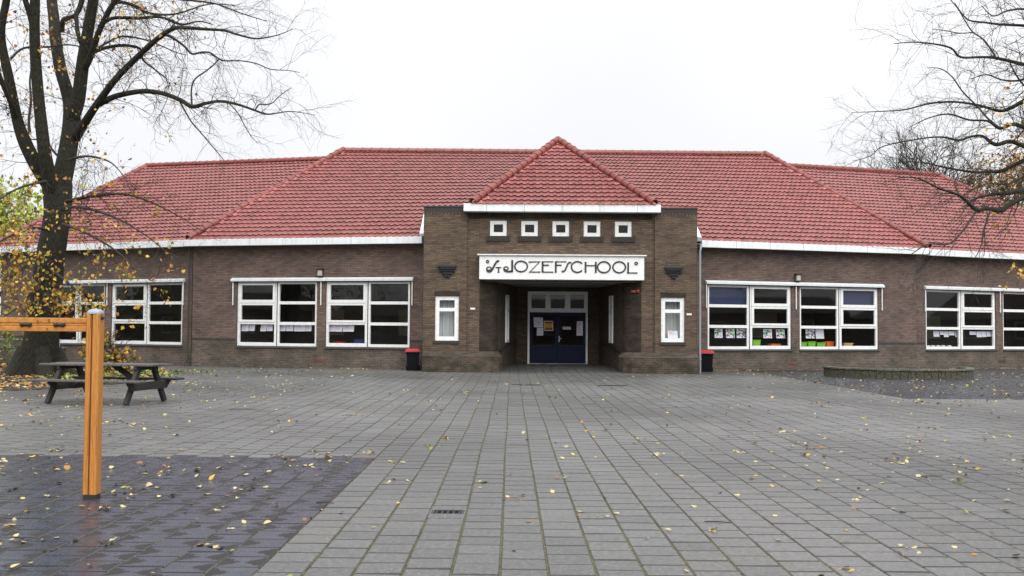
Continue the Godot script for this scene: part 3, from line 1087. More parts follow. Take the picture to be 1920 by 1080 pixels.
	b.quad(Vector3(-1.9, 0.1, -9), Vector3(1.9, 0.1, -9), Vector3(1.9, 3.1, -9), Vector3(-1.9, 3.1, -9))
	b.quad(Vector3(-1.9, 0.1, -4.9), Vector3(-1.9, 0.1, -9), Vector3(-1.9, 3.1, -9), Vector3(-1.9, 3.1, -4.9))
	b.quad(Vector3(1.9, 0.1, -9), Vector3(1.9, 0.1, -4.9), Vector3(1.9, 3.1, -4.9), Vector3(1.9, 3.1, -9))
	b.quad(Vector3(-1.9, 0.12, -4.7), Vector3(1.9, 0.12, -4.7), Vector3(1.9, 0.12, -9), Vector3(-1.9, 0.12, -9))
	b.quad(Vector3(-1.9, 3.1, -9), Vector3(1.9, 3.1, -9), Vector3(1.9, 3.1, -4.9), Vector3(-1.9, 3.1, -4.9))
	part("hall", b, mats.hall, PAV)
	# door frame with three top lights, two leaves
	b = MB.new()
	b.plate(-1.165, 1.225, 0.14, 3.03, 0.11, [[-1.09, 1.15, 0.1, 2.2], [-1.02, -0.46, 2.36, 2.9], [-0.25, 0.31, 2.36, 2.9], [0.53, 1.08, 2.36, 2.9]], 0.0)
	var df := part("door_frame", b, mats.white, PAV * Transform3D(Basis(), Vector3(0, 0, -4.72)))
	for x in [[-1.02, -0.46], [-0.25, 0.31], [0.53, 1.08]]:
		pane(df, x[0] - 0.01, x[1] + 0.01, 2.35, 2.91, -0.06)
	for s in [0, 1]:
		var x0 := -1.08 if s == 0 else 0.036
		var x1 := 0.028 if s == 0 else 1.14
		b = MB.new()
		b.plate(x0, x1, 0.17, 2.19, 0.06, [[x0 + 0.11, x1 - 0.11, 0.86, 2.05]], -0.03)
		b.cbox(Vector3(x0 + 0.14, 0.25, -0.03), Vector3(x1 - 0.14, 0.78, -0.022), 0.006)
		var leaf := part("door", b, mats.navy, PAV * Transform3D(Basis(), Vector3(0, 0, -4.72)))
		pane(leaf, x0 + 0.1, x1 - 0.1, 0.85, 2.06, -0.06)
		if s == 1:
			b = MB.new()
			b.cbox(Vector3(0.07, 1.02, -0.03), Vector3(0.115, 1.26, -0.018), 0.004)
			b.cbox(Vector3(0.08, 1.15, -0.02), Vector3(0.1, 1.17, 0.03), 0.004)
			b.cbox(Vector3(0.08, 1.145, 0.02), Vector3(0.2, 1.172, 0.04), 0.006)
			sub("handle", b, mats.alu, leaf)
	b = MB.new()
	b.cbox(Vector3(-1.16, 0.1, -0.12), Vector3(1.22, 0.165, 0.06), 0.01)
	part("threshold", b, mats.grey_white, PAV * Transform3D(Basis(), Vector3(0, 0, -4.72)))
	# white fascia round the foot of the entrance roof
	b = MB.new()
	b.box(Vector3(-3.5, 5.68, -0.3), Vector3(3.4, 5.72, 0.3))
	var fa := part("fascia", b, mats.grey_white, PAV)
	var cuts := [-3.53, -2.72, -1.38, -0.05, 1.28, 2.6, 3.43]
	for k in cuts.size() - 1:
		b = MB.new()
		b.cbox(Vector3(cuts[k] + 0.003, 5.66, 0.02), Vector3(cuts[k + 1] - 0.003, 5.93, 0.36), 0.008)
		sub("fascia_panel", b, mats.gutter, fa)
	# carved stones on the piers
	for x in [-4.1, 3.93]:
		b = MB.new()
		b.cbox(Vector3(-0.33, 0.38, 0.0), Vector3(0.33, 0.47, 0.13), 0.012)
		b.cbox(Vector3(-0.28, 0.31, 0.0), Vector3(0.28, 0.38, 0.1), 0.015)
		for k in 7:
			var px := -0.24 + k * 0.08
			b.lathe([[0.0, -0.045], [0.04, -0.02], [0.05, 0.02], [0.0, 0.05]], 7, Transform3D(Basis(), Vector3(px, 0.26 - absf(px) * 0.05, 0.05)))
		for k in 4:
			var px := -0.12 + k * 0.08
			b.lathe([[0.0, -0.05], [0.045, -0.02], [0.05, 0.03], [0.0, 0.06]], 7, Transform3D(Basis(), Vector3(px, 0.16, 0.05)))
		for k in 2:
			b.lathe([[0.0, -0.06], [0.045, -0.02], [0.045, 0.04], [0.0, 0.06]], 7, Transform3D(Basis(), Vector3(-0.04 + k * 0.08, 0.07, 0.04)))
		b.poly([Vector3(-0.28, 0.33, 0.03), Vector3(-0.03, 0.0, 0.03), Vector3(0.03, 0.0, 0.03), Vector3(0.28, 0.33, 0.03)])
		part("carved_bracket", b, mats.seam, PAV * Transform3D(Basis(), Vector3(x, 3.31, 0.0)))
	# white boards where the wing roofs meet the piers
	for e in [[Vector3(-3.30, 4.86, -38.72), Vector3(-3.28, 6.08, -41.05)], [Vector3(6.93, 4.86, -39.45), Vector3(7.16, 6.1, -41.8)]]:
		b = MB.new()
		var up: Vector3 = (e[1] - e[0]).normalized()
		var xf := Transform3D(Basis(Vector3.RIGHT, up, Vector3.RIGHT.cross(up)).orthonormalized(), e[0])
		b.cbox(Vector3(-0.08, 0, -0.05), Vector3(0.08, 2.6, 0.13), 0.01, xf)
		part("flashing_board", b, mats.gutter, Transform3D.IDENTITY)
	# down pipes
	b = MB.new()
	sign_tube(b, Vector3(4.86, 0, 0.06), Vector3(4.86, 4.3, 0.06), 0.04)
	b.tube(PackedVector3Array([Vector3(4.86, 4.3, 0.06), Vector3(4.9, 4.55, 0.1), Vector3(5.0, 4.66, -1.2)]), PackedFloat32Array([0.04, 0.04, 0.04]), 8)
	for y in [0.5, 2.2, 3.9]:
		b.lathe([[0.0, -0.02], [0.052, -0.02], [0.052, 0.02], [0.0, 0.02]], 10, Transform3D(Basis(), Vector3(4.86, y, 0.06)))
	part("down_pipe", b, mats.pipe, PAV)
	b = MB.new()
	sign_tube(b, Vector3(-0.02, 0.35, 0.09), Vector3(-0.02, 4.6, 0.09), 0.035)
	b.tube(PackedVector3Array([Vector3(-0.02, 0.36, 0.09), Vector3(-0.03, 0.22, 0.1), Vector3(-0.12, 0.15, 0.14)]), PackedFloat32Array([0.035, 0.035, 0.035]), 8)
	part("down_pipe", b, mats.pipe_dark, LIN * Transform3D(Basis(), Vector3(-0.1, 0, 0)))
	b = MB.new()
	b.tube(PackedVector3Array([Vector3(0.95, 4.62, 0.3), Vector3(0.9, 4.4, 0.12), Vector3(0.1, 3.85, 0.06), Vector3(0.06, 3.7, 0.06), Vector3(0.06, 0, 0.06)]), PackedFloat32Array([0.035, 0.035, 0.035, 0.035, 0.035]), 8)
	part("down_pipe", b, mats.pipe_dark, ROUT)
	# air bricks low in the walls
	for e in [[LIN, 5.34, 0.24], [RIN, 4.11, 0.2], [ROUT, 5.0, 0.25]]:
		b = MB.new()
		for k in 4:
			b.cbox(Vector3(-0.2 + k * 0.1, 0, -0.02), Vector3(-0.12 + k * 0.1, 0.1, 0.008), 0.006)
		part("air_brick", b, mats.cap[1] if e[0] != ROUT else mats.seam, e[0] * Transform3D(Basis(), Vector3(e[1], e[2], 0)))

func build_school() -> void:
	school = thing("school_building", "long brown brick school with red tiled hipped roof and white windows", "school", Transform3D(Basis(), Vector3(1.8, 0, -38)))
	wing(LIN, 9.44, [[1.90, 5.17], [5.55, 8.85]], [true, false], [[1.67, 9.0]], [1.74, 5.36, 8.96])
	wing(RIN, 9.76, [[0.46, 4.03], [4.42, 7.97]], [false, true], [[0.35, 8.2]], [0.37, 4.22, 8.12])
	wing(LOUT, 10.45, [[3.02, 5.92], [6.30, 9.97]], [true, false], [[2.9, 10.1]], [6.1, 10.05])
	wing(ROUT, 13.0, [[0.76, 4.66], [5.09, 8.95], [9.4, 12.6]], [false, true], [[0.65, 4.95], [5.0, 12.7]], [0.68, 4.88])
	gutter_run(LIN, -0.12, 9.46)
	gutter_run(RIN, -0.05, 10.02)
	gutter_run(LOUT, -0.3, 10.42)
	gutter_run(ROUT, 0.5, 12.3)
	build_entrance()
	build_roof()

func _ready() -> void:
	rng.seed = 20
	# camera
	cam = Camera3D.new()
	cam.name = "camera"
	cam.fov = rad_to_deg(2.0 * atan(540.0 / 2000.0))
	cam.near = 0.1
	cam.far = 900.0
	add_child(cam)
	cam.position = B_EYE
	cam.basis = Basis(Vector3.RIGHT, atan(78.0 / 2000.0)) * Basis(Vector3.BACK, deg_to_rad(0.4))
	# sky, sun, exposure
	var sky_m := ProceduralSkyMaterial.new()
	sky_m.sky_top_color = Color(0.99, 0.99, 1.0)
	sky_m.sky_horizon_color = Color(0.672, 0.676, 0.69)
	sky_m.sky_curve = 1.5
	sky_m.sky_energy_multiplier = 1.14
	var veil := noise_tex(90, 0.006, Color.BLACK, Color(0.42, 0.42, 0.4), 1024, 4, 0.5)
	veil.height = 512
	sky_m.sky_cover = veil
	sky_m.sky_cover_modulate = Color(1, 1, 1, 1)
	sky_m.ground_bottom_color = Color(0.4, 0.4, 0.4)
	sky_m.ground_horizon_color = Color(0.6, 0.6, 0.62)
	sky_m.sun_angle_max = 0.0
	var sky := Sky.new()
	sky.sky_material = sky_m
	var env := Environment.new()
	env.background_mode = Environment.BG_SKY
	env.sky = sky
	env.tonemap_mode = Environment.TONE_MAPPER_LINEAR
	env.tonemap_exposure = 1.5
	env.sdfgi_enabled = true
	env.ssao_enabled = true
	env.ssil_enabled = true
	var we := WorldEnvironment.new()
	we.name = "world_environment"
	we.environment = env
	add_child(we)
	var sun := DirectionalLight3D.new()
	sun.name = "sun"
	sun.light_energy = 0.85
	sun.light_angular_distance = 75.0
	sun.light_color = Color(1, 0.995, 0.985)
	sun.shadow_enabled = true
	sun.sky_mode = DirectionalLight3D.SKY_MODE_LIGHT_ONLY
	sun.rotation_degrees = Vector3(-50, 14, 0)
	add_child(sun)
	make_materials()
	build_school()
	build_ground()
	build_things()


# ------------------------------------------------------------------ ground
func slab(sx: float, sz: float) -> ArrayMesh:   # origin in the middle of its top
	var b := MB.new()
	var h := 0.05
	var e := 0.007
	var ez := 0.0095
	var t := [Vector3(-sx + e, 0, sz - ez), Vector3(sx - e, 0, sz - ez), Vector3(sx - e, 0, -sz + ez), Vector3(-sx + e, 0, -sz + ez)]
	var m := [Vector3(-sx, -e, sz), Vector3(sx, -e, sz), Vector3(sx, -e, -sz), Vector3(-sx, -e, -sz)]
	b.quad(t[0], t[1], t[2], t[3])
	for k in 4:
		b.uv[k] = [Vector2(0, 1), Vector2(1, 1), Vector2(1, 0), Vector2(0, 0)][k]
	for k in 4:
		var j := (k + 1) % 4
		b.quad(m[k], m[j], t[j], t[k])
		b.quad(m[k] - Vector3(0, h, 0), m[j] - Vector3(0, h, 0), m[j], m[k])
	for k in range(4, b.uv.size()):
		b.uv[k] = Vector2(0.5, 0.05)
	for k in b.v.size():   # dirt on the edges
		b.c[k] = Color.WHITE if k < 4 else (Color(0.2, 0.2, 0.17) if (k - 4) / 8 % 2 == 0 else Color(0.6, 0.58, 0.48))
	b.colored = true
	return b.mesh()

func is_wet(x: float, z: float) -> bool:
	return (x < -1.52 and z > -12.55) or (x > 9.0 and z < -24.2)

func in_bed(x: float, z: float) -> bool:
	return Geometry2D.is_point_in_polygon(Vector2(x, z), BED)

var BED := PackedVector2Array([Vector2(-11.9, -24.6), Vector2(-10.6, -26.2), Vector2(-10.2, -29.5), Vector2(-10.9, -34.0), Vector2(-12.5, -38.5), Vector2(-21, -43), Vector2(-34, -44), Vector2(-34, -24.0)])

func build_ground() -> void:
	var b := MB.new()
	b.quad(Vector3(-400, -0.16, 300), Vector3(400, -0.16, 300), Vector3(400, -0.16, -500), Vector3(-400, -0.16, -500))
	structure(obj("ground", b, mat(lin(0.06, 0.07, 0.035), 1.0, noise_tex(40, 0.02, grey(0.5), grey(1.0)), 0.2)))
	var pav := Node3D.new()
	named(pav, "pavement", self)
	structure(pav)
	var dark := Node3D.new()
	named(dark, "dark_pavement", self)
	structure(dark)
	b = MB.new()
	for q in [[-45.0, 45.0, 25.0, -8.74], [-45.0, 45.0, -8.96, -60.0], [-45.0, -0.655, -8.74, -8.96], [-0.375, 45.0, -8.74, -8.96]]:   # a hole for the drain
		b.quad(Vector3(q[0], -0.009, q[2]), Vector3(q[1], -0.009, q[2]), Vector3(q[1], -0.009, q[3]), Vector3(q[0], -0.009, q[3]))
	obj("joint_sand", b, mat(lin(0.16, 0.155, 0.11), 1.0, noise_tex(41, 0.03, Color(0.45, 0.5, 0.35), Color(1.0, 0.95, 0.8), 512, 5), 0.9), pav)
	var one := slab(0.1456, 0.1446)
	var stain := FastNoiseLite.new()
	stain.seed = 8
	stain.frequency = 0.16
	stain.fractal_octaves = 4
	var near := []
	for i in range(-125, 126):
		var x := i * 0.3 + 0.085
		var odd := 0.15 if i % 2 else 0.0
		for k in range(12, 150):
			var z := -k * 0.3 - odd
			if absf(x) > -z * 0.56 + 2.5:
				continue
			if in_bed(x, z) or (absf(x + 0.515) < 0.1 and absf(z + 8.85) < 0.2):
				continue
			if z < -36.5 and x > -3.2 and x < 6.6 and absf(x - 1.8) > 2.4 and z < -37.9:
				continue
			var y := rng.randf_range(-0.0024, 0.0016) + stain.get_noise_2d(x * 2.0, z * 2.0) * 0.004
			if absf(x - 1.8) < 4.0:
				y += ramp_y(z)
			var bs := Basis.from_euler(Vector3(rng.randf_range(-0.009, 0.009), rng.randf_range(-0.008, 0.008), rng.randf_range(-0.008, 0.008)))
			var wx := x + stain.get_noise_2d(x * 0.4 + 50.0, z * 1.2) * 0.014
			near.append([Vector3(x, y, z).distance_to(B_EYE), Transform3D(bs, Vector3(wx, y, z)), is_wet(x, z), absf(x) < -z * 0.48 + 0.3 and z < -6.3])
	near.sort_custom(func(a, c): return a[0] < c[0])
	var nd := 0
	var nl := 0
	var lx := []
	var lc := []
	var dx := [[], [], []]
	var dc := [[], [], []]
	for q in near:
		var at_: Vector3 = q[1].origin
		var t := rng.randf_range(0.88, 1.1) * (1.0 + 0.6 * stain.get_noise_2d(at_.x, at_.z * 0.7))
		if rng.randf() < 0.05:
			t *= 0.8
		var warm := rng.randf_range(-0.02, 0.02)
		var col := Color(t * (1.0 + warm), t, t * (1.0 - warm))
		if q[2]:
			var v := rng.randi() % 3
			var turn: Transform3D = q[1]
			if rng.randf() < 0.5:
				turn.basis = turn.basis * Basis(Vector3.UP, PI)
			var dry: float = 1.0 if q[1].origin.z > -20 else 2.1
			if q[3] and nd < 300:
				nd += 1
				put("dark_paving_tile", one, mats.wet[v], dark, turn)
			else:
				dx[v].append(turn)
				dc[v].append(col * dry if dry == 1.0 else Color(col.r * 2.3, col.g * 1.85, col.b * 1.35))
		elif q[3] and nl < 300:
			nl += 1
			put("paving_tile", one, mats.pavers[clampi(int(remap(t, 0.8, 1.12, 0, 6)), 0, 5)], pav, q[1])
		else:
			lx.append(q[1])
			lc.append(col)
	multi("paving_tiles", one, mats.paver, lx, lc, pav)
	# moss and grit in the long joints
	b = MB.new()
	b.lathe([[1.0, 0.0], [0.75, 0.55], [0.0, 0.8]], 6)
	var mx := []
	var mc := []
	for k in 15000:
		var z := -6.0 - pow(rng.randf(), 1.3) * 18.0
		var i := rng.randi_range(-42, 42)
		var x := i * 0.3 + 0.235
		if absf(x) > -z * 0.5 + 0.5 or stain.get_noise_2d(x * 1.5 + 9.0, z * 1.5) < 0.02 + rng.randfn() * 0.12:
			continue
		var w := rng.randf_range(0.004, 0.011)
		mx.append(Transform3D(Basis(Vector3.UP, rng.randf() * TAU).scaled(Vector3(w, rng.randf_range(0.004, 0.009), w * rng.randf_range(1.0, 2.4))), Vector3(x + stain.get_noise_2d(x * 0.4 + 50.0, z * 1.2) * 0.014 + rng.randfn(0, 0.003), -0.008, z)))
		mc.append(Color(0.09, 0.095, 0.045) * rng.randf_range(0.5, 1.3) if rng.randf() < 0.7 else Color(0.1, 0.08, 0.05) * rng.randf_range(0.5, 1.2))
	multi("joint_moss", b.mesh(), mats.litter, mx, mc, pav)
	var b3 := Node3D.new()
	for v in 3:
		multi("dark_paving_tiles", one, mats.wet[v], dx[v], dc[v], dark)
	b3.free()
	# soil under the lime tree
	b = MB.new()
	var pts := []
	for p in BED:
		pts.append(Vector3(p.x, 0.004, p.y))
	var idx := Geometry2D.triangulate_polygon(BED)
	for k in range(0, idx.size(), 3):
		var a: Vector3 = pts[idx[k]]
		var c: Vector3 = pts[idx[k + 1]]
		var d: Vector3 = pts[idx[k + 2]]
		if (c - a).cross(d - a).y < 0:
			b.tri(a, d, c)
		else:
			b.tri(a, c, d)
	structure(obj("soil", b, mat(lin(0.05, 0.04, 0.028), 1.0, noise_tex(42, 0.03, grey(0.4), grey(1.0), 512, 5), 0.5)))

# ------------------------------------------------------------------ things
func flat_stroke(b: MB, pts: Array, w: float, z0: float, z1: float, closed := false) -> void:   # a raised band along a line
	var n := pts.size()
	var l := []
	var r := []
	for k in n:
		var p: Vector2 = pts[k]
		var a: Vector2 = pts[(k - 1 + n) % n] if closed or k > 0 else p
		var c: Vector2 = pts[(k + 1) % n] if closed or k < n - 1 else p
		var d1 := (p - a).normalized()
		var d2 := (c - p).normalized()
		if d1 == Vector2.ZERO:
			d1 = d2
		if d2 == Vector2.ZERO:
			d2 = d1
		var t := (d1 + d2).normalized()
		var nn := Vector2(-t.y, t.x)
		var m := minf(1.6, 1.0 / maxf(0.3, nn.dot(Vector2(-d1.y, d1.x))))
		l.append(p + nn * w / 2 * m)
		r.append(p - nn * w / 2 * m)
	for k in (n if closed else n - 1):
		var j := (k + 1) % n
		var a := Vector3(r[k].x, r[k].y, z1)
		var c := Vector3(r[j].x, r[j].y, z1)
		var d := Vector3(l[j].x, l[j].y, z1)
		var e := Vector3(l[k].x, l[k].y, z1)
		var dz := Vector3(0, 0, z1 - z0)
		b.quad(a, c, d, e)
		b.quad(a - dz, c - dz, c, a)
		b.quad(e, d, d - dz, e - dz)
	if not closed:
		for k in [0, n - 1]:
			var a := Vector3(r[k].x, r[k].y, z0)
			var c := Vector3(l[k].x, l[k].y, z0)
			var dz := Vector3(0, 0, z1 - z0)
			if k == 0:
				b.quad(c, a, a + dz, c + dz)
			else:
				b.quad(a, c, c + dz, a + dz)

func ring(cx: float, cy: float, rx: float, ry: float, a0 := 0.0, a1 := 360.0) -> Array:
	var out := []
	var n := 28
	for k in (n if a1 - a0 >= 360 else n + 1):
		var a := deg_to_rad(lerpf(a0, a1, float(k) / n))
		out.append(Vector2(cx + rx * cos(a), cy - ry * sin(a)))
	return out

func build_sign() -> void:
	var t := thing("school_sign", "white board above the porch with raised black school name", "sign", PAV * Transform3D(Basis(), Vector3(-0.055, 3.26, 0.0)))
	var b := MB.new()
	b.cbox(Vector3(-2.9, 0, -0.06), Vector3(2.9, 0.82, 0.36), 0.012)
	obj("board", b, mats.white, t)
	b = MB.new()
	b.cbox(Vector3(-2.95, 0.82, -0.06), Vector3(2.95, 0.845, 0.40), 0.006)
	b.cbox(Vector3(-2.98, 0.845, -0.06), Vector3(2.98, 0.885, 0.44), 0.012)
	obj("cornice", b, mats.white, t)
	var ink := mat(lin(0.012, 0.014, 0.02), 0.45)
	# strokes in the units of the drawing: x to the right, y down
	var letters := [
		[[ring(192, 173, 13, 13), 9, true]],
		[[ring(206, 248, 25, 17), 9, true], [[Vector2(184, 258), Vector2(192, 276), Vector2(212, 283), Vector2(232, 272), Vector2(250, 240), Vector2(272, 198), Vector2(288, 172), Vector2(300, 165), Vector2(312, 172)], 17, false]],
		[[[Vector2(276, 236), Vector2(334, 236)], 9, false], [[Vector2(307, 236), Vector2(307, 288)], 11, false], [[Vector2(296, 288), Vector2(318, 288)], 6, false]],
		[[ring(385, 245, 24, 17), 9, true], [[Vector2(364, 252), Vector2(374, 272), Vector2(400, 280), Vector2(452, 278)], 17, false], [[Vector2(450, 156), Vector2(450, 284)], 18, false]],
		[[ring(543, 224, 66, 57), 13, true]],
		[[[Vector2(620, 176), Vector2(738, 172), Vector2(632, 284), Vector2(746, 284)], 11, false]],
		[[[Vector2(768, 172), Vector2(768, 288)], 16, false], [[Vector2(758, 172), Vector2(880, 172)], 8, false], [[Vector2(768, 210), Vector2(834, 210)], 11, false], [[Vector2(758, 284), Vector2(882, 284)], 9, false]],
		[[[Vector2(906, 172), Vector2(906, 290)], 16, false], [[Vector2(896, 172), Vector2(1018, 172)], 8, false], [[Vector2(906, 210), Vector2(968, 210)], 11, false]],
		[[[Vector2(1070, 180), Vector2(1048, 180), Vector2(1034, 192), Vector2(1006, 262), Vector2(992, 276), Vector2(968, 277)], 14, false]],
		[[ring(1132, 228, 62, 58, 38, 322), 13, false]],
		[[[Vector2(1218, 172), Vector2(1218, 290)], 16, false], [[Vector2(1325, 172), Vector2(1325, 290)], 16, false], [[Vector2(1218, 212), Vector2(1325, 212)], 9, false]],
		[[ring(1410, 229, 66, 59), 13, true]],
		[[ring(1570, 229, 66, 59), 13, true]],
		[[[Vector2(1664, 176), Vector2(1664, 292)], 15, false], [[Vector2(1650, 290), Vector2(1762, 290)], 9, false]],
		[[ring(1748, 187, 14, 13), 9, true]],
	]
	for g in letters:
		b = MB.new()
		for s in g:
			var pts := []
			for p in s[0]:
				pts.append(Vector2((p.x - 969.0) * 0.003356, (368.0 + 0.0035 * (p.x - 969.0) - p.y) * 0.00325))
			flat_stroke(b, pts, s[1] * 0.0039, 0.355, 0.385, s[2])
		obj("letter", b, ink, t)

func litter_bin(x: float, z: float, turn: float, label: String) -> void:
	var t := thing("litter_bin", label, "bin", Transform3D(Basis(Vector3.UP, turn), Vector3(x, 0.0, z)), "black bins with red lids")
	var b := MB.new()
	var p := [[0.19, 0.06], [0.205, 0.3], [0.225, 0.68]]
	for k in 2:
		var r0: float = p[k][0]
		var r1: float = p[k + 1][0]
		var y0: float = p[k][1]
		var y1: float = p[k + 1][1]
		for q in [[-1, 1, 1, 1], [1, 1, 1, -1], [1, -1, -1, -1], [-1, -1, -1, 1]]:
			b.quad(Vector3(q[0] * r0, y0, q[1] * r0 * 1.1), Vector3(q[2] * r0, y0, q[3] * r0 * 1.1), Vector3(q[2] * r1, y1, q[3] * r1 * 1.1), Vector3(q[0] * r1, y1, q[1] * r1 * 1.1))
	b.box(Vector3(-0.19, 0.0, -0.2), Vector3(0.19, 0.06, 0.2))
	b.cbox(Vector3(-0.255, 0.63, -0.28), Vector3(0.255, 0.69, 0.28), 0.012)
	var plastic := mat(lin(0.004, 0.004, 0.006), 0.6)
	plastic.metallic_specular = 0.25
	obj("body", b, plastic, t)
	b = MB.new()
	b.cbox(Vector3(-0.27, 0.69, -0.29), Vector3(0.27, 0.735, 0.29), 0.015)
	b.cbox(Vector3(-0.25, 0.735, -0.27), Vector3(0.25, 0.77, 0.27), 0.025)
	b.cbox(Vector3(-0.2, 0.77, -0.22), Vector3(0.2, 0.785, 0.22), 0.012)
	obj("lid", b, mat(lin(0.62, 0.012, 0.016), 0.38), t)
	b = MB.new()
	b.cbox(Vector3(-0.27, 0.672, 0.275), Vector3(0.27, 0.69, 0.3), 0.006)
	obj("rim", b, mat(lin(0.16, 0.1, 0.2), 0.5), t)
	b = MB.new()
	sign_tube(b, Vector3(-0.22, 0.66, -0.32), Vector3(0.22, 0.66, -0.32), 0.015)
	obj("handle", b, plastic, t)
	for s in [-1, 1]:
		b = MB.new()
		sign_tube(b, Vector3(s * 0.2, 0.09, -0.22), Vector3(s * 0.25, 0.09, -0.22), 0.09, 12)
		obj("wheel", b, plastic, t)

func wall_lamp(fr: Transform3D, s: float, label: String) -> void:
	var t := thing("wall_lamp", label, "lamp", fr * Transform3D(Basis(), Vector3(s, 3.43, 0.0)), "lamps above the sun screens")
	var b := MB.new()
	b.cbox(Vector3(-0.1, 0.0, 0.0), Vector3(0.1, 0.3, 0.06), 0.012)
	b.cbox(Vector3(-0.12, 0.25, 0.0), Vector3(0.12, 0.31, 0.2), 0.015)
	obj("housing", b, mats.iron, t)
	b = MB.new()
	b.cbox(Vector3(-0.085, 0.03, 0.06), Vector3(0.085, 0.25, 0.17), 0.02)
	obj("diffuser", b, mat(lin(0.42, 0.4, 0.34), 0.3), t)

func picnic_table() -> void:
	var t := thing("picnic_table", "weathered dark wooden picnic table with two benches behind the orange post", "picnic table", Transform3D(Basis(Vector3.UP, deg_to_rad(-12)), Vector3(-8.02, 0, -21.25)))
	var b: MB
	for k in 5:
		b = MB.new()
		var l := 1.2 + rng.randf_range(-0.03, 0.05)
		b.cbox(Vector3(-l, 0.735 + rng.randf_range(-0.006, 0.004), -0.42 + k * 0.17), Vector3(l - rng.randf_range(0, 0.05), 0.775, -0.265 + k * 0.17), 0.008, Transform3D(Basis(Vector3.BACK, rng.randf_range(-0.006, 0.006)), Vector3.ZERO))
		obj("table_plank", b, mats.top_wood, t)
	for s in [-1, 1]:
		for k in 2:
			b = MB.new()
			var z: float = s * (0.64 + k * 0.155)
			b.cbox(Vector3(-1.2, 0.43 + rng.randf_range(-0.005, 0.005), z - 0.07), Vector3(1.19, 0.475, z + 0.07), 0.008)
			obj("bench_plank", b, mats.top_wood if s > 0 else mats.old_wood, t)
	for x in [-0.84, 0.84]:
		for s in [-1, 1]:
			b = MB.new()
			var a: float = atan2(0.45, 0.74) * s
			b.cbox(Vector3(-0.04, -0.86, -0.06), Vector3(0.04, 0.0, 0.06), 0.008, Transform3D(Basis(Vector3.RIGHT, -a), Vector3(x + (0.0 if s > 0 else 0.0), 0.735, s * 0.25)))
			for i in b.v.size():
				b.v[i].y = maxf(b.v[i].y, 0.002)
			obj("leg", b, mats.old_wood, t)
		b = MB.new()
		for q in [[-0.80, -0.62]]:
			var sx: float = x + 0.092
			b.poly([Vector3(sx, 0.27, 0.62), Vector3(sx, 0.27, -0.62), Vector3(sx, 0.428, -0.8), Vector3(sx, 0.428, 0.8)])
			b.poly([Vector3(sx - 0.045, 0.27, -0.62), Vector3(sx - 0.045, 0.27, 0.62), Vector3(sx - 0.045, 0.428, 0.8), Vector3(sx - 0.045, 0.428, -0.8)])
			b.quad(Vector3(sx - 0.045, 0.27, 0.62), Vector3(sx, 0.27, 0.62), Vector3(sx, 0.428, 0.8), Vector3(sx - 0.045, 0.428, 0.8))
			b.quad(Vector3(sx, 0.27, -0.62), Vector3(sx - 0.045, 0.27, -0.62), Vector3(sx - 0.045, 0.428, -0.8), Vector3(sx, 0.428, -0.8))
			b.quad(Vector3(sx - 0.045, 0.27, -0.62), Vector3(sx, 0.27, -0.62), Vector3(sx, 0.27, 0.62), Vector3(sx - 0.045, 0.27, 0.62))
		obj("cross_beam", b, mats.old_wood, t)
		b = MB.new()
		b.cbox(Vector3(x - 0.03, 0.66, -0.4), Vector3(x + 0.03, 0.733, 0.4), 0.006)
		obj("batten", b, mats.old_wood, t)
		b = MB.new()
		var sg := signf(x)
		b.cbox(Vector3(-0.05, 0, -0.035), Vector3(0.05, 0.86, 0.035), 0.006, Transform3D(Basis(Vector3.BACK, sg * 1.02), Vector3(x, 0.31, 0)))
		obj("brace", b, mats.old_wood, t)

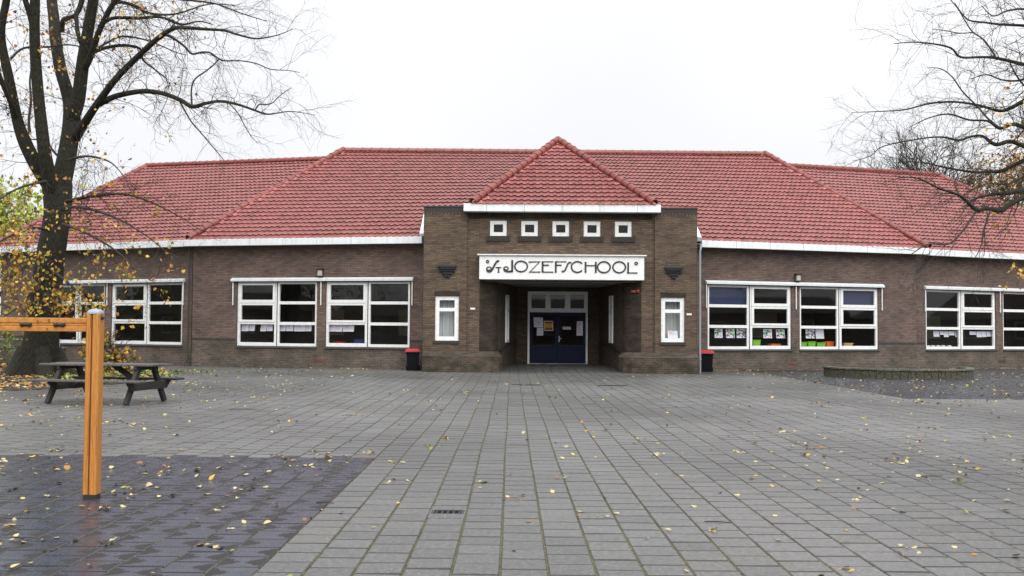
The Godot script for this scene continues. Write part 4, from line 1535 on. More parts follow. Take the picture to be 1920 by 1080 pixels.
func climbing_bar() -> void:
	var t := thing("climbing_bar", "orange wooden playground bar on a post with grey cap", "playground bar", Transform3D(Basis(Vector3.UP, deg_to_rad(-1.5)), Vector3(-3.69, 0, -9.46)))
	var b: MB
	for px in [0.0, -2.6]:
		b = MB.new()
		for s in [-1, 1]:   # two halves with a groove between them
			var lo: float = -0.06 if s < 0 else -0.004
			var hi: float = -0.016 if s < 0 else 0.06
			b.cbox(Vector3(px + lo, 0.02, -0.06), Vector3(px + hi, 1.615, 0.06), 0.01)
		obj("post", b, mats.orange, t)
		b = MB.new()
		b.box(Vector3(px - 0.03, 0.02, -0.04), Vector3(px + 0.012, 1.61, 0.04))
		obj("groove", b, mats.orange_dark, t)
		b = MB.new()
		b.box(Vector3(px - 0.055, -0.02, -0.055), Vector3(px + 0.055, 0.03, 0.055))
		obj("shoe", b, mats.iron, t)
		b = MB.new()
		var prev := []
		var hs := [[0.061, 1.612], [0.061, 1.626], [0.053, 1.644], [0.035, 1.654], [0.0, 1.658]]
		for k in hs.size() - 1:
			for j in 24:
				var p := []
				for q in [[k, j], [k, j + 1], [k + 1, j + 1], [k + 1, j]]:
					var a: float = TAU * q[1] / 24.0
					var r: float = hs[q[0]][0]
					var cx := signf(cos(a)) * pow(absf(cos(a)), 0.45) * r
					var cz := signf(sin(a)) * pow(absf(sin(a)), 0.45) * r
					p.append(Vector3(px + cx, hs[q[0]][1], -cz))
				b.quad(p[0], p[1], p[2], p[3])
		obj("cap", b, mat(lin(0.28, 0.32, 0.38), 0.45), t)
		b = MB.new()
		b.lathe([[0.0, 0.0], [0.02, 0.0], [0.02, 0.012], [0.012, 0.022], [0.0, 0.024]], 12, Transform3D(Basis(Vector3.BACK, -PI / 2), Vector3(px + 0.06, 1.58, 0.015)))
		obj("bolt_cap", b, mats.iron, t)
	b = MB.new()
	for k in 3:
		var y: float = [1.455, 1.505, 1.53][k]
		var h: float = [0.046, 0.021, 0.046][k]
		var dz: float = [0.0, -0.004, 0.0][k]
		b.cbox(Vector3(-2.53, y, -0.045), Vector3(-0.06, y + h, 0.045 + dz), 0.004)
	b.box(Vector3(-2.53, 1.46, -0.035), Vector3(-0.06, 1.57, 0.036))
	obj("beam", b, mats.orange_beam, t)
	for x in [-0.30, -0.60, -0.90, -1.2, -1.5, -1.8, -2.1]:
		b = MB.new()
		var xf := Transform3D(Basis(), Vector3(x, 1.515, 0.05))
		b.cbox(Vector3(-0.028, -0.009, -0.012), Vector3(0.028, 0.009, 0.016), 0.006, xf)
		for s in [-1, 1]:
			b.lathe([[0.0, -0.012], [0.019, -0.012], [0.019, 0.012], [0.012, 0.024], [0.0, 0.026]], 12, xf * Transform3D(Basis(Vector3.RIGHT, PI / 2), Vector3(s * 0.033, 0, 0)))
		obj("peg", b, mats.iron, t)

func palisade_ring() -> void:
	var c := Vector3(13.08, 0, -36.3)
	var t := thing("palisade_edge", "low curved edge of mossy upright palisades before the right wing", "planter edge", Transform3D(Basis(), c))
	var n := 34
	for k in n:
		var a := lerpf(-8.0, 188.0, (k + 0.5) / n)
		var r := deg_to_rad(a)
		var b := MB.new()
		var h := 0.27 + rng.randf_range(-0.012, 0.008)
		b.cbox(Vector3(-0.1155, -0.1, -0.08), Vector3(0.1155, h, 0.08), 0.014, Transform3D(Basis(Vector3.UP, PI / 2 - r), Vector3(cos(r) * 2.33, 0, sin(r) * 2.33)))
		obj("palisade", b, mats.palisade, t)
	var m := 9
	for k in m:
		var b := MB.new()
		var a0 := deg_to_rad(lerpf(-8.0, 188.0, float(k) / m) + 0.25)
		var a1 := deg_to_rad(lerpf(-8.0, 188.0, float(k + 1) / m) - 0.25)
		var y := 0.272 + rng.randf_range(0, 0.014)
		for j in 6:
			var p := lerpf(a0, a1, j / 6.0)
			var q := lerpf(a0, a1, (j + 1) / 6.0)
			var pi_ := Vector3(cos(p), 0, sin(p))
			var qi := Vector3(cos(q), 0, sin(q))
			var up := Vector3(0, y + 0.05, 0)
			var lo := Vector3(0, y, 0)
			b.quad(qi * 2.45 + lo, pi_ * 2.45 + lo, pi_ * 2.45 + up, qi * 2.45 + up)
			b.quad(pi_ * 2.19 + lo, qi * 2.19 + lo, qi * 2.19 + up, pi_ * 2.19 + up)
			b.quad(qi * 2.45 + up, pi_ * 2.45 + up, pi_ * 2.19 + up, qi * 2.19 + up)
			b.quad(pi_ * 2.45 + lo, qi * 2.45 + lo, qi * 2.19 + lo, pi_ * 2.19 + lo)
			if j == 0:
				b.quad(pi_ * 2.45 + lo, pi_ * 2.19 + lo, pi_ * 2.19 + up, pi_ * 2.45 + up)
			if j == 5:
				b.quad(qi * 2.19 + lo, qi * 2.45 + lo, qi * 2.45 + up, qi * 2.19 + up)
		obj("coping_stone", b, mats.coping, t)

func sheet(fr: Transform3D, x0: float, x1: float, y0: float, y1: float, z: float, m: Material, called: String, label: String, cat: String, group: String) -> void:
	var b := MB.new()
	var w := x1 - x0
	var h := y1 - y0
	var n := 4
	var lean := rng.randf_range(-0.02, 0.02)
	for k in n:   # paper that curls a little towards its foot
		var a := float(k) / n
		var e := float(k + 1) / n
		var za := 0.03 * (1 - a) * (1 - a)
		var ze := 0.03 * (1 - e) * (1 - e)
		b.quad(Vector3(lean * (1 - a), a * h, za), Vector3(w + lean * (1 - a), a * h, za), Vector3(w + lean * (1 - e), e * h, ze), Vector3(lean * (1 - e), e * h, ze))
		for q in 4:
			b.uv[k * 4 + q] = [Vector2(0, 1 - a), Vector2(1, 1 - a), Vector2(1, 1 - e), Vector2(0, 1 - e)][q]
	tag(obj(called, b, m, self, fr * Transform3D(Basis(), Vector3(x0, y0, z))), label, cat, group)

func build_window_things() -> void:
	var plain := []
	var col := []
	for k in 3:
		plain.append(mat(Color.WHITE, 0.8, drawing_tex(50 + k, true), 1.0, false))
		col.append(mat(Color.WHITE, 0.8, drawing_tex(60 + k, false), 1.0, false))
	var blank := mat(lin(0.62, 0.63, 0.7), 0.8)
	var ord := ["first", "second", "third", "fourth", "fifth", "sixth", "seventh", "eighth", "ninth", "tenth"]
	var lp := [[1.99, 2.29], [2.32, 2.55], [2.8, 3.04], [3.05, 3.29], [3.6, 3.83], [3.85, 4.14], [4.18, 4.63], [4.64, 4.89], [5.62, 5.87], [5.89, 6.14], [6.16, 6.6]]
	for k in lp.size():
		var where: String = "hanging in the left wing window nearest the dark downpipe" if k < 4 else ("hanging in the left wing behind the second casement" if k < 8 else "hanging in the left wing above a red tray")
		var nth: int = k if k < 4 else (k - 4 if k < 8 else k - 8)
		sheet(LIN, lp[k][0], lp[k][1], 1.38 + rng.randf_range(-0.01, 0.01), 1.62, -0.22, plain[k % 3], "paper_sheet", "%s printed sheet from the left %s" % [ord[nth], where], "paper", "sheets hanging in the left wing windows")
	var rp := [[0.86, 1.2], [1.34, 1.71], [1.8, 2.18], [2.95, 3.33], [3.5, 3.88], [4.82, 5.21]]
	for k in rp.size():
		sheet(RIN, rp[k][0], rp[k][1], 1.24, 1.59, -0.24, col[k % 3], "drawing", "%s colourful drawing from the left hanging in the right wing windows" % ord[k], "drawing", "drawings hanging in the right wing windows")
	sheet(RIN, 5.26, 5.63, 1.23, 1.6, -0.24, blank, "paper_sheet", "plain white sheet hanging beside the rightmost coloured drawing above green boxes", "paper", "")
	var op := [[1.37, 1.69, 1.33], [1.71, 1.91, 1.41], [1.93, 2.2, 1.32], [2.22, 2.53, 1.39], [2.55, 2.78, 1.32], [3.38, 3.75, 1.42], [3.78, 4.06, 1.32], [4.07, 4.33, 1.33], [4.36, 4.67, 1.35]]
	for k in op.size():
		sheet(ROUT, op[k][0], op[k][1], op[k][2], 1.56, -0.22, blank, "paper_sheet", "%s white sheet from the left hanging in the far right window above white cups" % ord[k], "paper", "white sheets in the far right window")
	# roller blinds
	for e in [[0.53, 2.2, 2.50, "blue roller blind pulled down in the top left pane beside the downpipe"], [6.37, 7.9, 2.55, "blue roller blind in the rightmost top pane of the right wing"]]:
		var b := MB.new()
		b.quad(Vector3(0, 0, 0), Vector3(e[1] - e[0], 0, 0), Vector3(e[1] - e[0], 3.2 - e[2], 0.0), Vector3(0, 3.2 - e[2], 0.0))
		b.cbox(Vector3(0, -0.025, -0.01), Vector3(e[1] - e[0], 0.0, 0.012), 0.004)
		tag(obj("roller_blind", b, mats.blind, self, RIN * Transform3D(Basis(), Vector3(e[0], e[2], -0.2))), e[3], "blind", "blue roller blinds")
	# boxes on the inner sills
	var green := mat(lin(0.2, 0.5, 0.04), 0.4)
	var orange := mat(lin(0.75, 0.16, 0.03), 0.4)
	var tan_ := mat(lin(0.55, 0.4, 0.2), 0.6)
	var bx := [[RIN, 2.56, 2.9, 1.17, green, "green storage box under the drawings, alone at the left"], [RIN, 3.35, 3.77, 1.02, orange, "low orange tray beside a lone green box under drawings"], [RIN, 4.66, 4.95, 1.09, green, "leftmost green box in the row on the sill"], [RIN, 5.0, 5.34, 1.12, green, "tallest green box in the row under the white sheet"], [RIN, 5.4, 5.79, 1.08, green, "green box in the row next to the orange one"], [RIN, 5.83, 6.17, 1.12, orange, "orange storage box at the right end of green boxes"], [RIN, 6.64, 7.04, 1.06, tan_, "pale cardboard box in the rightmost casement of the right wing"], [LIN, 5.76, 6.07, 1.0, mat(lin(0.5, 0.02, 0.02), 0.4), "small red tray on the sill of the left wing"], [LIN, 6.55, 6.96, 1.1, mat(lin(0.02, 0.03, 0.16), 0.4), "dark blue crate on the sill right of the red tray"]]
	for e in bx:
		var b := MB.new()
		var w: float = e[2] - e[1]
		var h: float = e[3] - 0.842
		var p := [Vector3(0.03, 0, 0), Vector3(w - 0.03, 0, 0), Vector3(w, h, 0.02), Vector3(0, h, 0.02)]
		b.quad(p[0], p[1], p[2], p[3])
		var d := Vector3(0, 0, -0.26)
		b.quad(p[1], p[1] + d, p[2] + d, p[2])
		b.quad(p[0] + d, p[0], p[3], p[3] + d)
		b.quad(p[1] + d, p[0] + d, p[3] + d, p[2] + d)
		b.quad(p[0] + d, p[1] + d, p[1], p[0])
		b.cbox(Vector3(-0.012, h - 0.03, -0.27), Vector3(w + 0.012, h, 0.035), 0.006)
		tag(obj("storage_box", b, e[4], self, (e[0] as Transform3D) * Transform3D(Basis(), Vector3(e[1], 0.842, -0.36))), e[5], "box", "boxes on the classroom sills")
	for k in 5:
		var b := MB.new()
		b.lathe([[0.0, 0.0], [0.1, 0.0], [0.118, 0.03], [0.118, 0.075], [0.09, 0.125], [0.0, 0.14]], 14)
		var x: float = [1.26, 1.54, 1.83, 2.12, 2.46][k]
		tag(obj("tub", b, mat(lin(0.6, 0.66, 0.62), 0.5), self, ROUT * Transform3D(Basis(), Vector3(x, 0.842, -0.44))), "%s white round tub from the left on the far right sill" % ord[k], "tub", "white tubs on the sill")
	# boards on the rear walls of the classrooms
	var board := mat(lin(0.5, 0.47, 0.38), 0.8)
	for e in [[LIN, 2.2, 1.5, "left half of the left wing"], [LIN, 6.2, 1.9, "right half of the left wing"], [RIN, 1.2, 1.8, "left half of the right wing"], [RIN, 5.6, 1.6, "right half of the right wing"], [LOUT, 6.9, 2.0, "far left wing"], [ROUT, 1.9, 1.7, "far right wing"], [ROUT, 6.0, 2.0, "far right wing, farther right"]]:
		var b := MB.new()
		b.cbox(Vector3(0, 0, 0), Vector3(e[2], 1.1, 0.04), 0.01)
		tag(obj("pinboard", b, board, self, (e[0] as Transform3D) * Transform3D(Basis(), Vector3(e[1], 1.2, -6.29))), "dim pinboard on the rear classroom wall in the %s" % e[3], "pinboard", "pinboards in the classrooms")
	# net curtains and the notice in the pier windows
	for e in [[-4.5, "net curtain in the pier window left of the porch"], [3.51, "net curtain in the pier window right of the porch"]]:
		var b := MB.new()
		for k in 24:
			var xa := k / 24.0 * 0.8
			var xb := (k + 1) / 24.0 * 0.8
			b.quad(Vector3(xa, 0, sin(k * 1.9) * 0.02), Vector3(xb, 0, sin((k + 1) * 1.9) * 0.02), Vector3(xb, 1.56, sin((k + 1) * 1.9) * 0.014), Vector3(xa, 1.56, sin(k * 1.9) * 0.014))
		tag(obj("net_curtain", b, mats.curtain, self, PAV * Transform3D(Basis(), Vector3(e[0], 1.1, -0.42))), e[1], "curtain", "net curtains")
	sheet(PAV, 3.74, 4.09, 1.25, 1.5, -0.16, plain[1], "notice", "white notice standing at the foot of the right pier window", "notice", "")
	# on the doors
	var dz := -4.765
	var pic := mat(Color.WHITE, 0.6, drawing_tex(71, true), 1.0, false)
	var yel := Image.create(32, 32, false, Image.FORMAT_RGB8)
	yel.fill(Color(0.82, 0.74, 0.56))
	yel.fill_rect(Rect2i(3, 3, 26, 26), Color(0.36, 0.25, 0.12))
	yel.fill_rect(Rect2i(3, 8, 26, 15), Color(0.80, 0.56, 0.22))
	var ym := mat(Color.WHITE, 0.6, ImageTexture.create_from_image(yel), 1.0, false)
	for e in [[-0.93, -0.56, 1.60, 1.99, pic, "printed poster at the upper left of the left door"], [-0.79, -0.53, 1.27, 1.58, blank, "plain pale sheet low on the left door glass"], [-0.515, -0.16, 1.46, 1.86, ym, "yellow framed poster on the left door near the middle"], [0.80, 1.05, 1.28, 1.85, plain[0], "tall white notice at the right edge of the right door"], [0.22, 0.55, 1.52, 1.63, plain[2], "small white strip sign on the right door glass"]]:
		sheet(PAV, e[0], e[1], e[2], e[3], dz, e[4], "poster", e[5], "poster", "notices on the doors")
	# small plates and alarm light
	for e in [[-3.19, 2.2, "small white plate on the brick left of the porch"], [4.48, 2.05, "small white plate on the brick right of the right pier window"]]:
		var b := MB.new()
		b.cbox(Vector3(-0.09, 0.0, -0.02), Vector3(0.09, 0.065, 0.018), 0.004)
		tag(obj("wall_plate", b, mats.white, self, PAV * Transform3D(Basis(), Vector3(e[0], e[1], 0.0 if e[0] > 0 else -0.07))), e[2], "plate", "white plates on the front")
	var al := thing("alarm_light", "small red alarm light under the right end of the sign", "alarm", PAV * Transform3D(Basis(), Vector3(2.6, 2.84, -0.09)))
	var ab := MB.new()
	ab.cbox(Vector3(-0.17, 0.0, -0.05), Vector3(0.0, 0.09, 0.06), 0.01)
	obj("horn", ab, mat(lin(0.16, 0.03, 0.015), 0.5), al)
	ab = MB.new()
	ab.lathe([[0.075, 0.0], [0.07, 0.06], [0.04, 0.09], [0.0, 0.1]], 12, Transform3D(Basis(Vector3.RIGHT, PI / 2), Vector3(0.07, 0.045, 0.0)))
	obj("lens", ab, mat(lin(0.2, 0.008, 0.01), 0.4), al)
	# handrails in the porch
	for s in [-1, 1]:
		var hr := thing("handrail", "dark iron handrail on the left porch wall" if s < 0 else "dark iron handrail on the right porch wall", "handrail", PAV * Transform3D(Basis(), Vector3(1.8 * s, 0.8, -2.0)), "porch handrails")
		var b := MB.new()
		var base := -2.24 if s < 0 else 2.12
		var back := -1.66 if s < 0 else 1.73
		var o := Vector3(1.8 * s, 0.8, -2.0)
		var p0 := Vector3(base - s * 0.02, 0.72, -0.75)
		var p1 := Vector3(lerpf(base, back, 0.55) - s * 0.07, 1.0, -3.0)
		var p2 := Vector3(back - s * 0.08, 1.02, -4.4)
		b.tube(PackedVector3Array([p0 - o, p1 - o, p2 - o]), PackedFloat32Array([0.028, 0.028, 0.028]), 8)
		obj("rail", b, mats.iron, hr)
		for k in 2:
			b = MB.new()
			var q := p0.lerp(p1, 0.5) if k == 0 else p1.lerp(p2, 0.5)
			sign_tube(b, q - o, q - o + Vector3(s * 0.1, -0.05, 0), 0.012, 6)
			obj("bracket", b, mats.iron, hr)

func drain(x: float, z: float, w: float, d: float, label: String) -> void:
	var t := thing("drain_grate", label, "drain", Transform3D(Basis(), Vector3(x, 0.0 if z > -12.0 else 0.016, z)), "drains in the paving")
	var b := MB.new()
	b.plate(-w / 2, w / 2, -d / 2, d / 2, 0.03, [[-w / 2 + 0.025, w / 2 - 0.025, -d / 2 + 0.025, d / 2 - 0.025]])
	var lie := Transform3D(Basis(Vector3.RIGHT, -PI / 2), Vector3(0, -0.003, 0))
	obj("frame", b, mats.iron, t, lie)
	if z > -12.0:
		b = MB.new()
		b.plate(-0.1455, 0.1455, -0.298, 0.298, 0.05, [[-w / 2, w / 2, -d / 2, d / 2]])
		obj("collar", b, mats.pavers[1], t, lie)
	b = MB.new()
	b.quad(Vector3(-w / 2, -0.1, d / 2), Vector3(w / 2, -0.1, d / 2), Vector3(w / 2, -0.1, -d / 2), Vector3(-w / 2, -0.1, -d / 2))
	for q in [[-1, 1, 1, 1], [1, 1, 1, -1], [1, -1, -1, -1], [-1, -1, -1, 1]]:
		b.quad(Vector3(q[2] * w / 2, -0.1, q[3] * d / 2), Vector3(q[0] * w / 2, -0.1, q[1] * d / 2), Vector3(q[0] * w / 2, -0.01, q[1] * d / 2), Vector3(q[2] * w / 2, -0.01, q[3] * d / 2))
	obj("pit", b, mats.seam, t)
	var n := int(w / 0.05)
	for k in n:
		b = MB.new()
		var bx := -w / 2 + 0.04 + (w - 0.08) * k / (n - 1)
		b.cbox(Vector3(bx - 0.008, -0.03, -d / 2 + 0.02), Vector3(bx + 0.008, -0.006, d / 2 - 0.02), 0.003)
		obj("bar", b, mats.iron, t)

# ------------------------------------------------------------------ trees
func at(px: float, py: float, depth: float) -> Vector3:   # a point seen at a pixel of the photograph, so many metres in front of the eye
	var d := cam.basis * Vector3((px - 960.0) / 2000.0, (540.0 - py) / 2000.0, -1.0)
	return B_EYE + d * (depth / -d.z)

func smooth_line(p: Array) -> Array:   # [Vector3, radius] pairs, rounded off
	var out := []
	for k in p.size() - 1:
		var a: Vector3 = p[maxi(k - 1, 0)][0]
		var b: Vector3 = p[k][0]
		var c: Vector3 = p[k + 1][0]
		var d: Vector3 = p[mini(k + 2, p.size() - 1)][0]
		var n := 4
		for j in n:
			out.append([b.cubic_interpolate(c, a, d, float(j) / n), lerpf(p[k][1], p[k + 1][1], float(j) / n)])
	out.append(p[p.size() - 1])
	return out

func line_tube(b: MB, line: Array, sides: int, rough := 0.0) -> void:
	var v := PackedVector3Array()
	var r := PackedFloat32Array()
	for q in line:
		v.append(q[0])
		r.append(q[1])
	b.tube(v, r, sides, rough)

var tips := []

func twig(b: MB, p: Vector3, d: Vector3, length: float, r: float, depth: int, droop := 0.06) -> void:
	var n := 5 if length > 0.5 else 3
	var v := PackedVector3Array([p])
	var rr := PackedFloat32Array([r])
	for k in n:
		d = (d + Vector3(rng.randfn(0, 0.16), rng.randfn(0, 0.16) - droop * 0.6, rng.randfn(0, 0.16))).normalized()
		p += d * length / n
		v.append(p)
		rr.append(r * (1.0 - 0.78 * (k + 1) / n))
		if depth > 0 and rng.randf() < 0.72:
			var side := d.cross(Vector3(rng.randfn(), rng.randfn(), rng.randfn())).normalized()
			twig(b, p, (d * rng.randf_range(0.6, 1.1) + side * rng.randf_range(0.5, 0.9)).normalized(), length * rng.randf_range(0.4, 0.7), r * 0.6, depth - 1, droop)
	b.tube(v, rr, 3)
	tips.append([p, d])

func limb_tree(t: Node3D, limbs: Array, z: float, twigs: MB, every: float, twig_len: float, depth := 2) -> void:
	# limbs: [[px, py, radius in px, metres nearer or farther], ...]
	var inv := t.transform.affine_inverse()
	for l in limbs:
		var pts := []
		for q in l:
			var zz: float = z + q[3]
			pts.append([at(q[0], q[1], zz), q[2] / 2000.0 * zz])
		var line := smooth_line(pts)
		var b := MB.new()
		line_tube(b, line, 10 if l[0][2] > 5 else 7, 0.05)
		obj("branch", b, mats.bark if l[0][2] > 3.5 else mats.twig, t, inv)
		var run := rng.randf() * every
		for k in range(1, line.size()):
			var a: Vector3 = line[k - 1][0]
			var c: Vector3 = line[k][0]
			var seg := a.distance_to(c)
			var rad: float = line[k][1]
			run += seg
			while run > every:
				run -= every
				if rad > 0.11:
					if rng.randf() < 0.75:
						continue
				var d := (c - a).normalized()
				var side := d.cross(Vector3(rng.randfn(), rng.randfn(), rng.randfn())).normalized()
				var dir := (d * rng.randf_range(0.3, 0.9) + side * 0.8 + Vector3(0, 0.06, 0)).normalized()
				twig(twigs, a.lerp(c, rng.randf()), dir, twig_len * rng.randf_range(0.45, 1.15), clampf(rad * 0.35, 0.007, 0.015), depth)

func leaf_mesh(curl: float) -> ArrayMesh:   # one heart-shaped leaf about 1 long, bent along its rib
	var b := MB.new()
	var o := [Vector2(0, -0.1), Vector2(0.34, -0.12), Vector2(0.5, 0.12), Vector2(0.4, 0.45), Vector2(0.18, 0.75), Vector2(0, 1.0)]
	var rib := []
	var edge := []
	for k in o.size():
		var y := sin(o[k].y * 2.2) * curl
		rib.append(Vector3(0, y, -o[k].y))
		edge.append(Vector3(o[k].x, y + o[k].x * o[k].x * curl * 2.4, -o[k].y))
	for s in [-1.0, 1.0]:
		for k in o.size() - 1:
			var e0: Vector3 = edge[k] * Vector3(s, 1, 1)
			var e1: Vector3 = edge[k + 1] * Vector3(s, 1, 1)
			if s > 0:
				b.quad(rib[k], e0, e1, rib[k + 1])
			else:
				b.quad(e0, rib[k], rib[k + 1], e1)
	b.quad(Vector3(-0.02, 0, 0.1), Vector3(-0.02, 0.05, 0.55), Vector3(0.02, 0.05, 0.55), Vector3(0.02, 0, 0.1))
	return b.mesh()

func leaf_color(kind: int) -> Color:
	var c: Color
	match kind:
		0: c = Color(0.46, 0.25, 0.03)      # golden
		1: c = Color(0.5, 0.34, 0.05)      # yellow
		2: c = Color(0.36, 0.17, 0.03)      # ochre
		3: c = Color(0.24, 0.26, 0.035)     # greenish
		4: c = Color(0.46, 0.39, 0.2)      # pale
		5: c = Color(0.21, 0.10, 0.05)      # brown
		6: c = Color(0.3, 0.38, 0.035)      # lime
		_: c = Color(0.10, 0.16, 0.03)      # green
	return c * rng.randf_range(0.72, 1.2)

func any_turn(s: float) -> Basis:
	return Basis.from_euler(Vector3(rng.randf() * TAU, rng.randf() * TAU, rng.randf() * TAU)).scaled(Vector3.ONE * s)

